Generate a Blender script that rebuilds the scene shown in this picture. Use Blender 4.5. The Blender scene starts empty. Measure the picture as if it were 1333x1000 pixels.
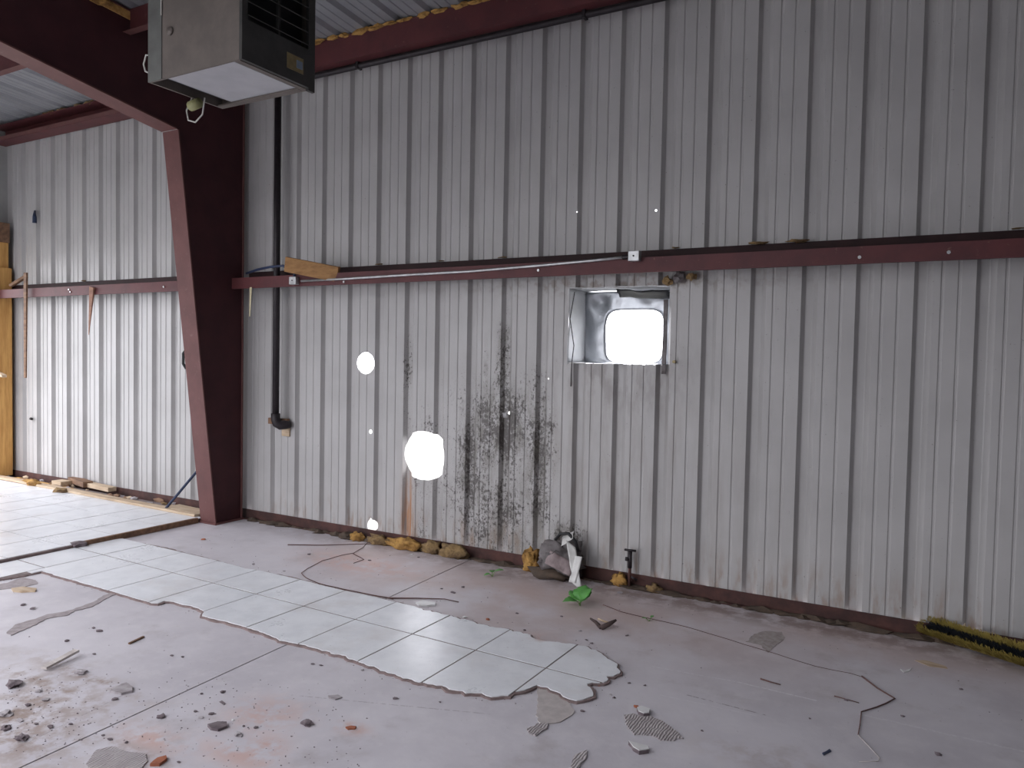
import bpy, bmesh, math, random
from mathutils import Vector, Matrix, noise

random.seed(7)
SC = bpy.context.scene
COL = SC.collection

# ------------------------------------------------------------------ camera
F_PX, YAW, PITCH, ROLL, CAM_H = 980.58, 0.51705, -0.036716, 0.01912, 1.5706
YW = 4.9065                                   # inner plane of the long metal wall
fwd = Vector((-math.sin(YAW) * math.cos(PITCH), math.cos(YAW) * math.cos(PITCH), math.sin(PITCH)))
rgt0 = Vector((math.cos(YAW), math.sin(YAW), 0))
up0 = rgt0.cross(fwd)
rgt = rgt0 * math.cos(ROLL) + up0 * math.sin(ROLL)
upv = -rgt0 * math.sin(ROLL) + up0 * math.cos(ROLL)
cam_d = bpy.data.cameras.new('camera')
cam_d.sensor_width = 36.0
cam_d.lens = F_PX / 1333 * 36.0
cam_d.clip_start = 0.05
cam = bpy.data.objects.new('camera', cam_d)
COL.objects.link(cam)
M3 = Matrix((rgt, upv, -fwd)).transposed()
cam.matrix_world = Matrix.Translation((0, 0, CAM_H)) @ M3.to_4x4()
SC.camera = cam

def ray(x, y):
    return rgt * ((x - 666.5) / F_PX) + upv * ((500 - y) / F_PX) + fwd
def fl(x, y, z=0.0):                          # where a sight line meets the floor height z
    d = ray(x, y); t = (z - CAM_H) / d.z
    return Vector((0, 0, CAM_H)) + d * t
def wl(x, y, Y=YW):                           # where a sight line meets the plane Y
    d = ray(x, y); t = Y / d.y
    return Vector((0, 0, CAM_H)) + d * t

# ------------------------------------------------------------------ sky, exposure
world = bpy.data.worlds.new('overcast_sky'); SC.world = world
world.use_nodes = True
bg = world.node_tree.nodes['Background']
bg.inputs['Color'].default_value = (0.92, 0.925, 0.985, 1)
bg.inputs['Strength'].default_value = 1.0
SC.view_settings.view_transform = 'Standard'
SC.view_settings.look = 'None'
SC.view_settings.gamma = 1.0
SC.view_settings.use_curve_mapping = False
SC.view_settings.exposure = 2.9

X_END, X_RIGHT, Y_REAR = -9.80, 5.0, -4.5     # inner faces of the other walls
# openings: (y0,y1,z0,z1) in the end wall, (x0,x1,z0,z1) in the rear wall, that one unseen and added for light
END_OPEN = (2.4, 4.55, 0.0, 2.6)
ADDED_REAR_OPEN = (-9.2, -3.9, 0.0, 2.7)
# unseen gaps in the roof, added to brighten the foreground floor (x0,x1,y0,y1), whole sheet widths from the end wall
ADDED_ROOF_GAPS = ((-9.88 + .9144, -9.88 + .9144 * 4, -4.0, 1.7), (-9.88 + .9144 * 5, -9.88 + .9144 * 10, -4.3, -1.3))
def portal(name, loc, rot, sx, sy):           # only guides the sampling of daylight in the openings
    l = bpy.data.lights.new(name, 'AREA'); l.shape = 'RECTANGLE'; l.size = sx; l.size_y = sy
    l.cycles.is_portal = True
    o = bpy.data.objects.new(name, l); o.location = loc; o.rotation_euler = rot; COL.objects.link(o)
portal('daylight_portal_end', (X_END - 0.02, (END_OPEN[0] + END_OPEN[1]) / 2, (END_OPEN[2] + END_OPEN[3]) / 2), (0, math.radians(-90), 0), END_OPEN[3] - END_OPEN[2], END_OPEN[1] - END_OPEN[0])
portal('daylight_portal_rear', ((ADDED_REAR_OPEN[0] + ADDED_REAR_OPEN[1]) / 2, Y_REAR - 0.02, ADDED_REAR_OPEN[3] / 2), (math.radians(90), 0, 0), ADDED_REAR_OPEN[1] - ADDED_REAR_OPEN[0], ADDED_REAR_OPEN[3])

for gx0, gx1, gy0, gy1 in ADDED_ROOF_GAPS:
    portal('daylight_portal_roof', ((gx0 + gx1) / 2, (gy0 + gy1) / 2, 4.95), (0, 0, 0), gx1 - gx0, gy1 - gy0)

# ------------------------------------------------------------------ node helpers
class S:
    """socket wrapper with arithmetic"""
    def __init__(s, nt, v): s.nt = nt; s.v = v
    def _m(s, op, *a):
        n = s.nt.nodes.new('ShaderNodeMath'); n.operation = op
        for i, q in enumerate((s,) + a):
            if isinstance(q, S): s.nt.links.new(q.v, n.inputs[i])
            else: n.inputs[i].default_value = q
        return S(s.nt, n.outputs[0])
    def __add__(s, o): return s._m('ADD', o)
    def __sub__(s, o): return s._m('SUBTRACT', o)
    def __mul__(s, o): return s._m('MULTIPLY', o)
    def __truediv__(s, o): return s._m('DIVIDE', o)
    def mx(s, o): return s._m('MAXIMUM', o)
    def mn(s, o): return s._m('MINIMUM', o)
    def abs(s): return s._m('ABSOLUTE')
    def step(s, a, b):                        # smoothstep a..b
        n = s.nt.nodes.new('ShaderNodeMapRange'); n.interpolation_type = 'SMOOTHSTEP'
        lo, hi = (a, b) if a < b else (b, a)
        n.inputs['From Min'].default_value = lo; n.inputs['From Max'].default_value = hi
        n.inputs['To Min'].default_value = 0 if a < b else 1; n.inputs['To Max'].default_value = 1 if a < b else 0
        s.nt.links.new(s.v, n.inputs['Value'])
        return S(s.nt, n.outputs['Result'])

class Mat:
    def __init__(m, name, rough=0.6, metal=0.0, spec=0.5):
        m.mat = bpy.data.materials.new(name); m.mat.use_nodes = True
        m.nt = m.mat.node_tree; m.b = m.nt.nodes['Principled BSDF']
        m.b.inputs['Roughness'].default_value = rough; m.b.inputs['Metallic'].default_value = metal
        m.b.inputs['Specular IOR Level'].default_value = spec
        g = m.nt.nodes.new('ShaderNodeNewGeometry'); m.pos = g.outputs['Position']
        tc = m.nt.nodes.new('ShaderNodeTexCoord'); m.obj = tc.outputs['Object']
    def xyz(m, vec=None):
        n = m.nt.nodes.new('ShaderNodeSeparateXYZ'); m.nt.links.new(vec or m.pos, n.inputs[0])
        return [S(m.nt, o) for o in n.outputs]
    def noise(m, scale, detail=4, rough=0.55, stretch=None, vec=None, dist=0.0):
        n = m.nt.nodes.new('ShaderNodeTexNoise'); n.inputs['Scale'].default_value = scale
        n.inputs['Detail'].default_value = detail; n.inputs['Roughness'].default_value = rough
        n.inputs['Distortion'].default_value = dist
        v = vec or m.pos
        if stretch:
            mp = m.nt.nodes.new('ShaderNodeVectorMath'); mp.operation = 'MULTIPLY'; mp.inputs[1].default_value = stretch
            m.nt.links.new(v, mp.inputs[0]); v = mp.outputs[0]
        m.nt.links.new(v, n.inputs['Vector'])
        return S(m.nt, n.outputs['Fac'])
    def mix(m, fac, a, b):
        n = m.nt.nodes.new('ShaderNodeMix'); n.data_type = 'RGBA'
        if isinstance(fac, S): m.nt.links.new(fac.v, n.inputs[0])
        else: n.inputs[0].default_value = fac
        for i, q in ((6, a), (7, b)):
            if isinstance(q, tuple): n.inputs[i].default_value = q + (1,)
            else: m.nt.links.new(q, n.inputs[i])
        return n.outputs[2]
    def color(m, c):
        if isinstance(c, tuple): m.b.inputs['Base Color'].default_value = c + (1,)
        else: m.nt.links.new(c, m.b.inputs['Base Color'])
        return m
    def rough(m, s):
        m.nt.links.new(s.v, m.b.inputs['Roughness']); return m
    def bump(m, s, strength=0.3, dist=0.01):
        n = m.nt.nodes.new('ShaderNodeBump'); n.inputs['Strength'].default_value = strength; n.inputs['Distance'].default_value = dist
        m.nt.links.new(s.v, n.inputs['Height']); m.nt.links.new(n.outputs[0], m.b.inputs['Normal']); return m
    def rnd(m):
        n = m.nt.nodes.new('ShaderNodeObjectInfo'); return S(m.nt, n.outputs['Random'])

def gauss(x, z, cx, cz, sx, sz):              # soft elliptical spot, 1 in the middle
    d = ((x - cx) / sx)._m('POWER', 2.0) + ((z - cz) / sz)._m('POWER', 2.0)
    return (d * -1.0)._m('EXPONENT')
def seg_mask(x, y, p, q, w):                  # thin line between two places on the floor
    dx, dy = q[0] - p[0], q[1] - p[1]; L2 = dx * dx + dy * dy
    t = ((x - p[0]) * dx + (y - p[1]) * dy) / L2
    t = t.mx(0.0).mn(1.0)
    ex = x - (t * dx + p[0]); ey = y - (t * dy + p[1])
    return (ex * ex + ey * ey)._m('SQRT').step(w, w * 0.3)

def simple(name, c1, c2, rough=0.6, metal=0.0, scale=12, bump=0.15, bd=0.004, stretch=None, obj=True, spec=0.4):
    m = Mat(name, rough, metal, spec)
    n = m.noise(scale, 6, 0.6, stretch, m.obj if obj else None)
    m.color(m.mix(n.step(0.3, 0.7), c1, c2))
    if bump: m.bump(n, bump, bd)
    return m.mat

# --- the wall sheet: off-white baked paint with mildew, rust and grime
m = Mat('painted_wall_sheet', 0.42)
x, y, z = m.xyz()
c = m.mix(m.noise(2.2, 5).step(0.35, 0.7), (0.425, 0.415, 0.412), (0.38, 0.37, 0.367))
c = m.mix(m.noise(5, 5, 0.6, (6, 6, 0.35)).step(0.5, 0.75) * 0.16, c, (0.38, 0.355, 0.34))
specks = m.noise(60, 2).step(0.74, 0.78)
c = m.mix(specks * 0.7, c, (0.12, 0.10, 0.09))
# grime around the vent opening
gr = gauss(x, z, -1.95, 1.45, 0.5, 0.28) * m.noise(5, 5, 0.6, (2, 2, 0.7)).step(0.42, 0.62)
c = m.mix(gr * 0.55, c, (0.16, 0.14, 0.13))
gr2 = gauss(x, z, -2.0, 0.7, 1.0, 0.7) * m.noise(3, 5, 0.6, (3, 3, 0.5)).step(0.4, 0.7)
c = m.mix(gr2 * 0.5, c, (0.22, 0.19, 0.165))
# mildew
env = gauss(x, z, -2.86, 1.02, 0.36, 0.38) .mx(gauss(x, z, -3.16, 0.75, 0.11, 0.62)).mx(gauss(x, z, -2.56, 0.75, 0.14, 0.60)).mx(gauss(x, z, -2.86, 0.35, 0.42, 0.42) * 0.75).mx(gauss(x, z, -2.87, 1.45, 0.07, 0.45) * 0.9).mx(gauss(x, z, -3.48, 0.6, 0.32, 0.75) * 0.42).mx(gauss(x, z, -3.78, 1.3, 0.05, 0.45) * 0.55).mx(gauss(x, z, -2.32, 0.28, 0.16, 0.12) * 0.9).mx(gauss(x, z, -3.02, 1.38, 0.035, 0.3) * 0.8)
haze = env.step(0.05, 1.0) * m.noise(7, 5, 0.65, (1.6, 1.6, 0.6)).step(0.35, 0.68)
c = m.mix(haze * 0.9, c, (0.105, 0.095, 0.072))
sp = (m.noise(46, 8, 0.75, (1.1, 1.1, 0.8)) + m.noise(6, 3, 0.6, (1.4, 1.4, 0.6)) * 0.5 - 0.25 + env * 0.185).step(0.63, 0.70) * env.step(0.05, 0.3)
c = m.mix(sp * 0.85, c, (0.045, 0.036, 0.032))
sp2 = (m.noise(120, 4, 0.7) + env * 0.12).step(0.66, 0.71) * env.step(0.03, 0.3)
c = m.mix(sp2 * 0.7, c, (0.05, 0.032, 0.03))
# rust running down under the large round hole and along the foot
ru = gauss(x, z, -3.755, 0.2, 0.055, 0.36) * m.noise(9, 5, 0.6, (5, 5, 0.5)).step(0.3, 0.6)
c = m.mix(ru * 0.95, c, (0.40, 0.17, 0.05))
ft = z.step(0.42, 0.08) * m.noise(6, 5, 0.6, (3, 3, 0.8)).step(0.45, 0.7) * x.step(-6.0, -4.5)
c = m.mix(ft * 0.6, c, (0.24, 0.15, 0.09))
# grime caught below the girt
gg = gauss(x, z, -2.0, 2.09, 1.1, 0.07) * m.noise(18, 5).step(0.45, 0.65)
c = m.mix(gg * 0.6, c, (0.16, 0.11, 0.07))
m.color(c); m.bump(m.noise(3.0, 3, 0.5, (1, 1, 0.3)), 0.07, 0.02)
WALL = m.mat

ROOF = simple('galvanised_roof_sheet', (0.34, 0.345, 0.365), (0.26, 0.265, 0.28), 0.38, 0.25, 2.5, 0.08, obj=False)
m = Mat('red_oxide_primer', 0.55, 0, 0.35)
n = m.noise(6, 6, 0.6)
c = m.mix(n.step(0.3, 0.75), (0.105, 0.028, 0.030), (0.075, 0.022, 0.025))
c = m.mix(m.noise(30, 5, 0.7).step(0.62, 0.72) * 0.5, c, (0.20, 0.11, 0.085))
m.color(c); m.bump(n, 0.08, 0.004); RED = m.mat
WEB_SHADED = simple('shaded_web_primer', (0.058, 0.018, 0.021), (0.042, 0.013, 0.016), 0.6, 0, 5, 0.06, spec=0.25)  # red primer darkened: shade on the web's right side put into its colour
GIRTD = simple('darker_primer', (0.035, 0.012, 0.013), (0.022, 0.008, 0.009), 0.7, 0, 9, 0.1)  # much darker primer for the outer flange of the girts
m = Mat('dusty_frame_primer', 0.6, 0, 0.3)
c = m.mix(m.noise(5, 6, 0.6).step(0.3, 0.75), (0.145, 0.062, 0.058), (0.11, 0.047, 0.045))
c = m.mix(m.noise(25, 5, 0.7).step(0.58, 0.75) * 0.4, c, (0.26, 0.17, 0.15))
m.color(c); FRAME = m.mat

# --- concrete
m = Mat('stained_concrete', 0.55, 0, 0.35)
x, y, z = m.xyz()
n1 = m.noise(1.4, 6, 0.6); n2 = m.noise(9, 6, 0.65); n3 = m.noise(45, 4, 0.6)
c = m.mix(n1.step(0.35, 0.68), (0.60, 0.575, 0.61), (0.50, 0.475, 0.51))
c = m.mix(n2.step(0.45, 0.72) * 0.45, c, (0.65, 0.625, 0.645))
c = m.mix(m.noise(3.2, 5, 0.6).step(0.55, 0.75) * 0.5, c, (0.36, 0.32, 0.32))
clay = gauss(x, y, -2.2, 4.3, 1.6, 0.55).mx(gauss(x, y, -3.9, 4.5, 0.5, 0.4) * 0.7).mx(gauss(x, y, -0.6, 4.6, 1.4, 0.3) * 0.8).mx(gauss(x, y, -2.1, 3.75, 0.7, 0.35) * 0.6)
c = m.mix(clay * n1.step(0.28, 0.6) * 0.7, c, (0.50, 0.36, 0.31))
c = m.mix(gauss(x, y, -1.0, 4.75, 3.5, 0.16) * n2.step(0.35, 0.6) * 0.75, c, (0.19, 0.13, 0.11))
for px, py, sx, sy, k in ((345, 930, .12, .10, .6), (345, 973, .06, .05, .8), (310, 985, .14, .05, .6), (458, 948, .05, .03, .9), (195, 962, .12, .05, .7), (705, 834, .08, .05, .7), (470, 735, .35, .14, .6)):
    p = fl(px, py); c = m.mix(gauss(x, y, p.x, p.y, sx * 1.4, sy * 1.4) * n2.step(0.38, 0.58) * k, c, (0.56, 0.33, 0.27))
for px, py, sx, sy, k in ((30, 925, .38, .22, 1.0), (110, 880, .45, .06, .9), (60, 890, .5, .05, .9), (10, 965, .4, .15, .8), (180, 985, .3, .06, .6), (1000, 990, .3, .1, .4)):
    p = fl(px, py); c = m.mix(gauss(x, y, p.x, p.y, sx, sy) * n2.step(0.42, 0.62) * k, c, (0.30, 0.225, 0.19))
for a, b, w_, k in (((960, 888), (1062, 912), .008, .6), ((1120, 930), (1330, 978), .012, .35), ((850, 868), (960, 888), .006, .4), ((860, 905), (985, 932), .006, .3)):
    c = m.mix(seg_mask(x, y, fl(*a), fl(*b), w_) * n3.step(0.4, 0.55) * k, c, (0.78, 0.77, 0.79))
for a, b, w_, k in (((895, 905), (1000, 932), .006, .8), ((380, 905), (640, 930), .006, .45), ((0, 985), (160, 905), .006, .4)):
    c = m.mix(seg_mask(x, y, fl(*a), fl(*b), w_) * n3.step(0.42, 0.56) * k, c, (0.20, 0.17, 0.18))
c = m.mix(n3.step(0.66, 0.74) * 0.5, c, (0.26, 0.22, 0.22))
m.color(c); m.rough(n1 * 0.25 + 0.42); m.bump(n2 + n3 * 0.5, 0.18, 0.006)
CONC = m.mat
JOINT = simple('dusty_joint_filler', (0.30, 0.265, 0.27), (0.20, 0.175, 0.18), 0.9)
SOIL = simple('dark_soil', (0.10, 0.07, 0.05), (0.06, 0.045, 0.035), 0.9)
# --- ceramic tile
m = Mat('glazed_floor_tile', 0.3, 0, 0.5)
n = m.noise(7, 6, 0.65); n2 = m.noise(2.0, 5, 0.6); n3 = m.noise(60, 3)
c = m.mix(n.step(0.35, 0.7), (0.80, 0.82, 0.85), (0.70, 0.72, 0.755))
c = m.mix(m.rnd() * 0.25, c, (0.68, 0.68, 0.70))
c = m.mix(n2.step(0.52, 0.75) * 0.55, c, (0.58, 0.55, 0.54))
c = m.mix(n3.step(0.70, 0.76) * 0.6, c, (0.18, 0.14, 0.12))
p = fl(705, 834); x, y, z = m.xyz()
c = m.mix(gauss(x, y, p.x, p.y, .07, .05) * n.step(0.4, 0.6) * .8, c, (0.42, 0.20, 0.14))
m.color(c); m.rough((n2 * 0.35 + n3 * 0.1 + 0.1)); m.bump(n3, 0.05, 0.002)
TILE = m.mat
MORTAR = simple('thinset_mortar', (0.40, 0.355, 0.36), (0.29, 0.255, 0.26), 0.9, 0, 25, 0.6, 0.006)
PATCH = simple('tan_mortar', (0.52, 0.475, 0.46), (0.42, 0.38, 0.37), 0.9, 0, 18, 0.4, 0.005)
m = Mat('combed_mortar', 0.9)
wv = m.nt.nodes.new('ShaderNodeTexWave'); wv.inputs['Scale'].default_value = 26; wv.inputs['Distortion'].default_value = 5.0; wv.inputs['Detail'].default_value = 3
m.nt.links.new(m.obj, wv.inputs['Vector']); w_ = S(m.nt, wv.outputs['Fac'])
m.color(m.mix(w_ * m.noise(10).step(0.3, 0.6), (0.43, 0.395, 0.395), (0.29, 0.255, 0.26))); m.bump(w_, 0.6, 0.006); COMBED = m.mat

def wood(name, a, b, sc=9):
    m = Mat(name, 0.7, 0, 0.25)
    n = m.noise(sc, 6, 0.65, (0.35, 3.0, 3.0), m.obj); k = m.noise(3, 4, 0.6, None, m.obj)
    c = m.mix(n.step(0.35, 0.68), a, b); c = m.mix(k.step(0.55, 0.75) * 0.5, c, tuple(v * 0.6 for v in b))
    m.color(c); m.bump(n, 0.2, 0.003); return m.mat
PINE = wood('yellow_pine', (0.60, 0.36, 0.13), (0.44, 0.235, 0.075))
AGEDP = wood('aged_pine', (0.34, 0.185, 0.075), (0.22, 0.115, 0.045))
LATH = wood('pale_lath_wood', (0.58, 0.46, 0.33), (0.42, 0.31, 0.21))
m = Mat('upright_pine', 0.7, 0, 0.25); n = m.noise(9, 6, .65, (3, 3, .3), m.obj)
m.color(m.mix(n.step(.3, .7), (0.66, 0.38, 0.13), (0.47, 0.24, 0.075))); PINEV = m.mat
OLDW = wood('weathered_brown_wood', (0.24, 0.14, 0.085), (0.13, 0.075, 0.05))
GREYW = wood('grey_weathered_wood', (0.62, 0.57, 0.54), (0.45, 0.40, 0.38))
INSUL = simple('yellow_glass_wool', (0.50, 0.29, 0.085), (0.20, 0.10, 0.03), 0.95, 0, 16, 1.0, 0.03)
INSUL2 = simple('dirty_glass_wool', (0.30, 0.20, 0.09), (0.12, 0.075, 0.04), 0.95, 0, 20, 0.9, 0.02)
FACING = simple('white_vinyl_facing', (0.72, 0.72, 0.70), (0.55, 0.54, 0.52), 0.5, 0, 10)
GRIME = simple('grimy_grey_plastic', (0.20, 0.18, 0.18), (0.07, 0.06, 0.06), 0.5, 0, 9, 0.4, 0.01)
BLACK = simple('black_iron', (0.030, 0.024, 0.027), (0.018, 0.014, 0.017), 0.5, 0.2, 20, 0.1)
BLACKP = simple('black_plastic', (0.02, 0.02, 0.022), (0.012, 0.012, 0.014), 0.5)
BLUEP = simple('dark_blue_plastic', (0.03, 0.045, 0.10), (0.02, 0.03, 0.065), 0.45)
GALV = simple('galvanised_steel', (0.55, 0.56, 0.57), (0.38, 0.385, 0.39), 0.38, 0.7, 14, 0.1)
SHEET = simple('crumpled_sheet_metal', (0.55, 0.57, 0.60), (0.40, 0.42, 0.45), 0.36, 0.85, 4, 0.35, 0.03)
SHEETW = simple('white_sleeve_sheet', (0.75, 0.76, 0.77), (0.62, 0.63, 0.64), 0.45, 0.0, 4, 0.3, 0.02)
HEAT = simple('dusty_beige_enamel', (0.145, 0.122, 0.108), (0.105, 0.09, 0.08), 0.6, 0, 6, 0.1)
HEATG = simple('greenish_enamel', (0.13, 0.135, 0.125), (0.085, 0.085, 0.08), 0.6, 0, 5, 0.1)
HEATL = simple('pale_heater_underside', (0.46, 0.46, 0.48), (0.38, 0.38, 0.40), 0.5, 0.1, 4, 0.05)
HEATD = simple('dark_heater_front', (0.06, 0.058, 0.055), (0.04, 0.04, 0.038), 0.5, 0.2, 8, 0.1)
TAG = simple('brass_rating_plate', (0.30, 0.24, 0.12), (0.22, 0.17, 0.09), 0.4, 0.3, 20)
SWITCH = simple('grey_blue_switch', (0.22, 0.27, 0.34), (0.16, 0.2, 0.26), 0.4)
WIRE = simple('pale_wire', (0.55, 0.54, 0.50), (0.4, 0.39, 0.36), 0.5)
WIREG = simple('green_brass_connector', (0.28, 0.27, 0.12), (0.2, 0.2, 0.09), 0.5)
LEAF = simple('fresh_green_leaf', (0.11, 0.34, 0.07), (0.07, 0.23, 0.05), 0.5, 0, 12, 0.2)
STEM = simple('green_stem', (0.16, 0.26, 0.08), (0.12, 0.2, 0.06), 0.6)
TWIG = simple('dead_twig', (0.155, 0.085, 0.075), (0.09, 0.05, 0.045), 0.85)
BARK = simple('dark_bark', (0.075, 0.05, 0.045), (0.035, 0.025, 0.025), 0.9, 0, 20, 0.6, 0.01)
CHIPG = simple('grey_mortar_chip', (0.42, 0.39, 0.40), (0.28, 0.25, 0.26), 0.9, 0, 20, 0.5, 0.006)
CHIPD = simple('dark_dirt_chip', (0.20, 0.165, 0.175), (0.11, 0.085, 0.095), 0.9, 0, 20, 0.5, 0.006)
CHIPR = simple('red_brick_chip', (0.38, 0.13, 0.07), (0.26, 0.09, 0.05), 0.9, 0, 20, 0.4, 0.006)
CHIPW = simple('white_glazed_chip', (0.72, 0.72, 0.72), (0.58, 0.57, 0.56), 0.4, 0, 8)
YBRIS = simple('yellow_bristle', (0.42, 0.33, 0.09), (0.28, 0.21, 0.05), 0.6, 0, 30)
BBRIS = simple('black_bristle', (0.018, 0.02, 0.025), (0.01, 0.012, 0.015), 0.6)
SHELL = simple('dull_grey_sheet', (0.40, 0.40, 0.39), (0.32, 0.32, 0.315), 0.6, 0, 2, 0, obj=False)
GRASS = simple('outside_gravel', (0.30, 0.29, 0.27), (0.24, 0.24, 0.21), 0.95, 0, 0.6, 0, obj=False)
BASE = simple('rusty_base_angle', (0.10, 0.042, 0.035), (0.045, 0.022, 0.02), 0.8, 0, 7, 0.4, 0.01, obj=False)
TAPE = simple('old_yellow_tape', (0.55, 0.50, 0.33), (0.45, 0.39, 0.24), 0.6)
JGROUT = simple('brown_joint_grout', (0.24, 0.195, 0.19), (0.17, 0.135, 0.13), 0.9)
GROUT = simple('grey_grout_bed', (0.27, 0.205, 0.195), (0.17, 0.125, 0.12), 0.9, 0, 15, 0.4, 0.005)

# ------------------------------------------------------------------ mesh helpers
class MB:
    def __init__(s): s.v = []; s.f = []
    def add(s, vs, fs):
        o = len(s.v); s.v += [Vector(q) for q in vs]; s.f += [tuple(i + o for i in f) for f in fs]; return s
    def box(s, a, b):
        (x0, y0, z0), (x1, y1, z1) = a, b
        return s.add([(x0,y0,z0),(x1,y0,z0),(x1,y1,z0),(x0,y1,z0),(x0,y0,z1),(x1,y0,z1),(x1,y1,z1),(x0,y1,z1)],
                     [(0,3,2,1),(4,5,6,7),(0,1,5,4),(1,2,6,5),(2,3,7,6),(3,0,4,7)])
    def bar(s, p, q, w, t, up=(0, 0, 1), taper=1.0):      # rectangular bar from p to q
        p, q = Vector(p), Vector(q); d = (q - p).normalized(); a = d.cross(Vector(up))
        if a.length < 1e-4: a = d.cross(Vector((0, 1, 0)))
        a.normalize(); b = a.cross(d).normalized(); vs = []
        for c, k in ((p, 1.0), (q, taper)):
            for i, j in ((-1,-1),(1,-1),(1,1),(-1,1)): vs.append(c + a * (i * w / 2 * k) + b * (j * t / 2 * k))
        return s.add(vs, [(3,2,1,0),(4,5,6,7),(0,1,5,4),(1,2,6,5),(2,3,7,6),(3,0,4,7)])
    def prism(s, pts, z0, z1):                            # horizontal outline extruded upward
        n = len(pts); vs = [(p[0], p[1], z0) for p in pts] + [(p[0], p[1], z1) for p in pts]
        return s.add(vs, [tuple(reversed(range(n))), tuple(range(n, 2 * n))] + [(i, (i + 1) % n, n + (i + 1) % n, n + i) for i in range(n)])
    def extr(s, prof, axis_p, axis_q):                    # closed profile of Vectors swept from p to q
        n = len(prof); a, b = Vector(axis_p), Vector(axis_q)
        vs = [a + Vector(p) for p in prof] + [b + Vector(p) for p in prof]
        return s.add(vs, [tuple(reversed(range(n))), tuple(range(n, 2 * n))] + [(i, (i + 1) % n, n + (i + 1) % n, n + i) for i in range(n)])
    def tube(s, pts, r, n=8, cap=True):
        pts = [Vector(p) for p in pts]; rr = r if isinstance(r, (list, tuple)) else [r] * len(pts)
        prev = None; rings = []
        for i, p in enumerate(pts):
            d = (pts[min(i + 1, len(pts) - 1)] - pts[max(i - 1, 0)]).normalized()
            a = prev - d * prev.dot(d) if prev else d.cross(Vector((0.31, 0.2, 0.93)))
            if a.length < 1e-5: a = d.cross(Vector((1, 0, 0)))
            a.normalize(); prev = a; b = d.cross(a)
            rings.append([p + (a * math.cos(2*math.pi*k/n) + b * math.sin(2*math.pi*k/n)) * rr[i] for k in range(n)])
        vs = [v for rg in rings for v in rg]; fs = []
        for i in range(len(pts) - 1):
            for k in range(n): fs.append((i*n+k, i*n+(k+1)%n, (i+1)*n+(k+1)%n, (i+1)*n+k))
        if cap: fs += [tuple(reversed(range(n))), tuple(range((len(pts)-1)*n, len(pts)*n))]
        return s.add(vs, fs)
    def build(s, name, mat, parent=None, smooth=False, bevel=0.0, fix=True):
        me = bpy.data.meshes.new(name); me.from_pydata([tuple(v) for v in s.v], [], s.f); me.update()
        if fix:
            bm = bmesh.new(); bm.from_mesh(me); bmesh.ops.recalc_face_normals(bm, faces=bm.faces); bm.to_mesh(me); bm.free()
        me.materials.append(mat)
        o = bpy.data.objects.new(name, me); COL.objects.link(o)
        if smooth:
            for p in me.polygons: p.use_smooth = True
        if bevel:
            b = o.modifiers.new('bevel', 'BEVEL'); b.width = bevel; b.segments = 2; b.limit_method = 'ANGLE'
        if parent: o.parent = parent; o.matrix_parent_inverse = parent.matrix_world.inverted()
        return o

def tag(o, label, cat, group=None):
    o['label'] = label; o['category'] = cat
    if group: o['group'] = group
    return o
def empty(name, loc=(0, 0, 0)):
    o = bpy.data.objects.new(name, None); COL.objects.link(o); o.location = loc
    o.matrix_world = Matrix.Translation(loc); o.empty_display_size = 0.1
    return o
def thing(name, label, cat, loc=(0, 0, 0), group=None): return tag(empty(name, loc), label, cat, group)
def struct(o): o['kind'] = 'structure'; return o
def mesh_thing(o, label, cat, group=None):
    """move the object's origin to its base"""
    me = o.data; cs = [v.co for v in me.vertices]
    c = Vector(((min(v.x for v in cs)+max(v.x for v in cs))/2, (min(v.y for v in cs)+max(v.y for v in cs))/2, min(v.z for v in cs)))
    me.transform(Matrix.Translation(-c)); o.location = c
    return tag(o, label, cat, group)
def blob(c, r, seed=0, amp=0.35, freq=3.0, sub=3, flat=None):
    """lumpy mass around c with radii r"""
    bm = bmesh.new(); bmesh.ops.create_icosphere(bm, subdivisions=sub, radius=1.0)
    mb = MB(); off = Vector((seed * 3.7, seed * 1.9, seed * 5.3)); vs = []
    for v in bm.verts:
        k = 1 + amp * noise.noise(v.co * freq * 0.5 + off) * 1.6 + amp * 0.5 * noise.noise(v.co * freq * 1.7 + off)
        p = Vector((v.co.x * r[0], v.co.y * r[1], v.co.z * r[2])) * k + Vector(c)
        if flat is not None and p.z < flat: p.z = flat
        vs.append(p)
    bm.verts.index_update(); fs = [tuple(v.index for v in f.verts) for f in bm.faces]; bm.free()
    return mb.add(vs, fs)
def crumple(o, u, v, nu=14, nv=10, amp=0.03, seed=0, freq=6, thick=0.003):
    """crumpled thin sheet spanned by u and v from corner o"""
    o, u, v = Vector(o), Vector(u), Vector(v); nrm = u.cross(v).normalized(); mb = MB(); vs = []
    for s_ in (0, 1):
        for j in range(nv + 1):
            for i in range(nu + 1):
                a, b = i / nu, j / nv; q = o + u * a + v * b
                k = noise.noise(q * freq + Vector((seed, seed * 2.1, 0))) + 0.5 * noise.noise(q * freq * 2.3 + Vector((0, seed, 0)))
                e = noise.noise(Vector((a * 5 + seed, b * 5, 3.3))) * 0.06
                vs.append(q + nrm * (k * amp + s_ * thick) + u * e)
    fs = []; N = (nu + 1) * (nv + 1)
    for j in range(nv):
        for i in range(nu):
            a = j * (nu + 1) + i; q = (a, a + 1, a + nu + 2, a + nu + 1)
            fs += [q, tuple(N + k for k in reversed(q))]
    rim = [i for i in range(nu)] + [j * (nu + 1) + nu for j in range(nv)] + [nv * (nu + 1) + i for i in range(nu, 0, -1)] + [j * (nu + 1) for j in range(nv, 0, -1)]
    for k in range(len(rim)):
        a, b = rim[k], rim[(k + 1) % len(rim)]; fs.append((b, a, N + a, N + b))
    return mb.add(vs, fs)

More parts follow.
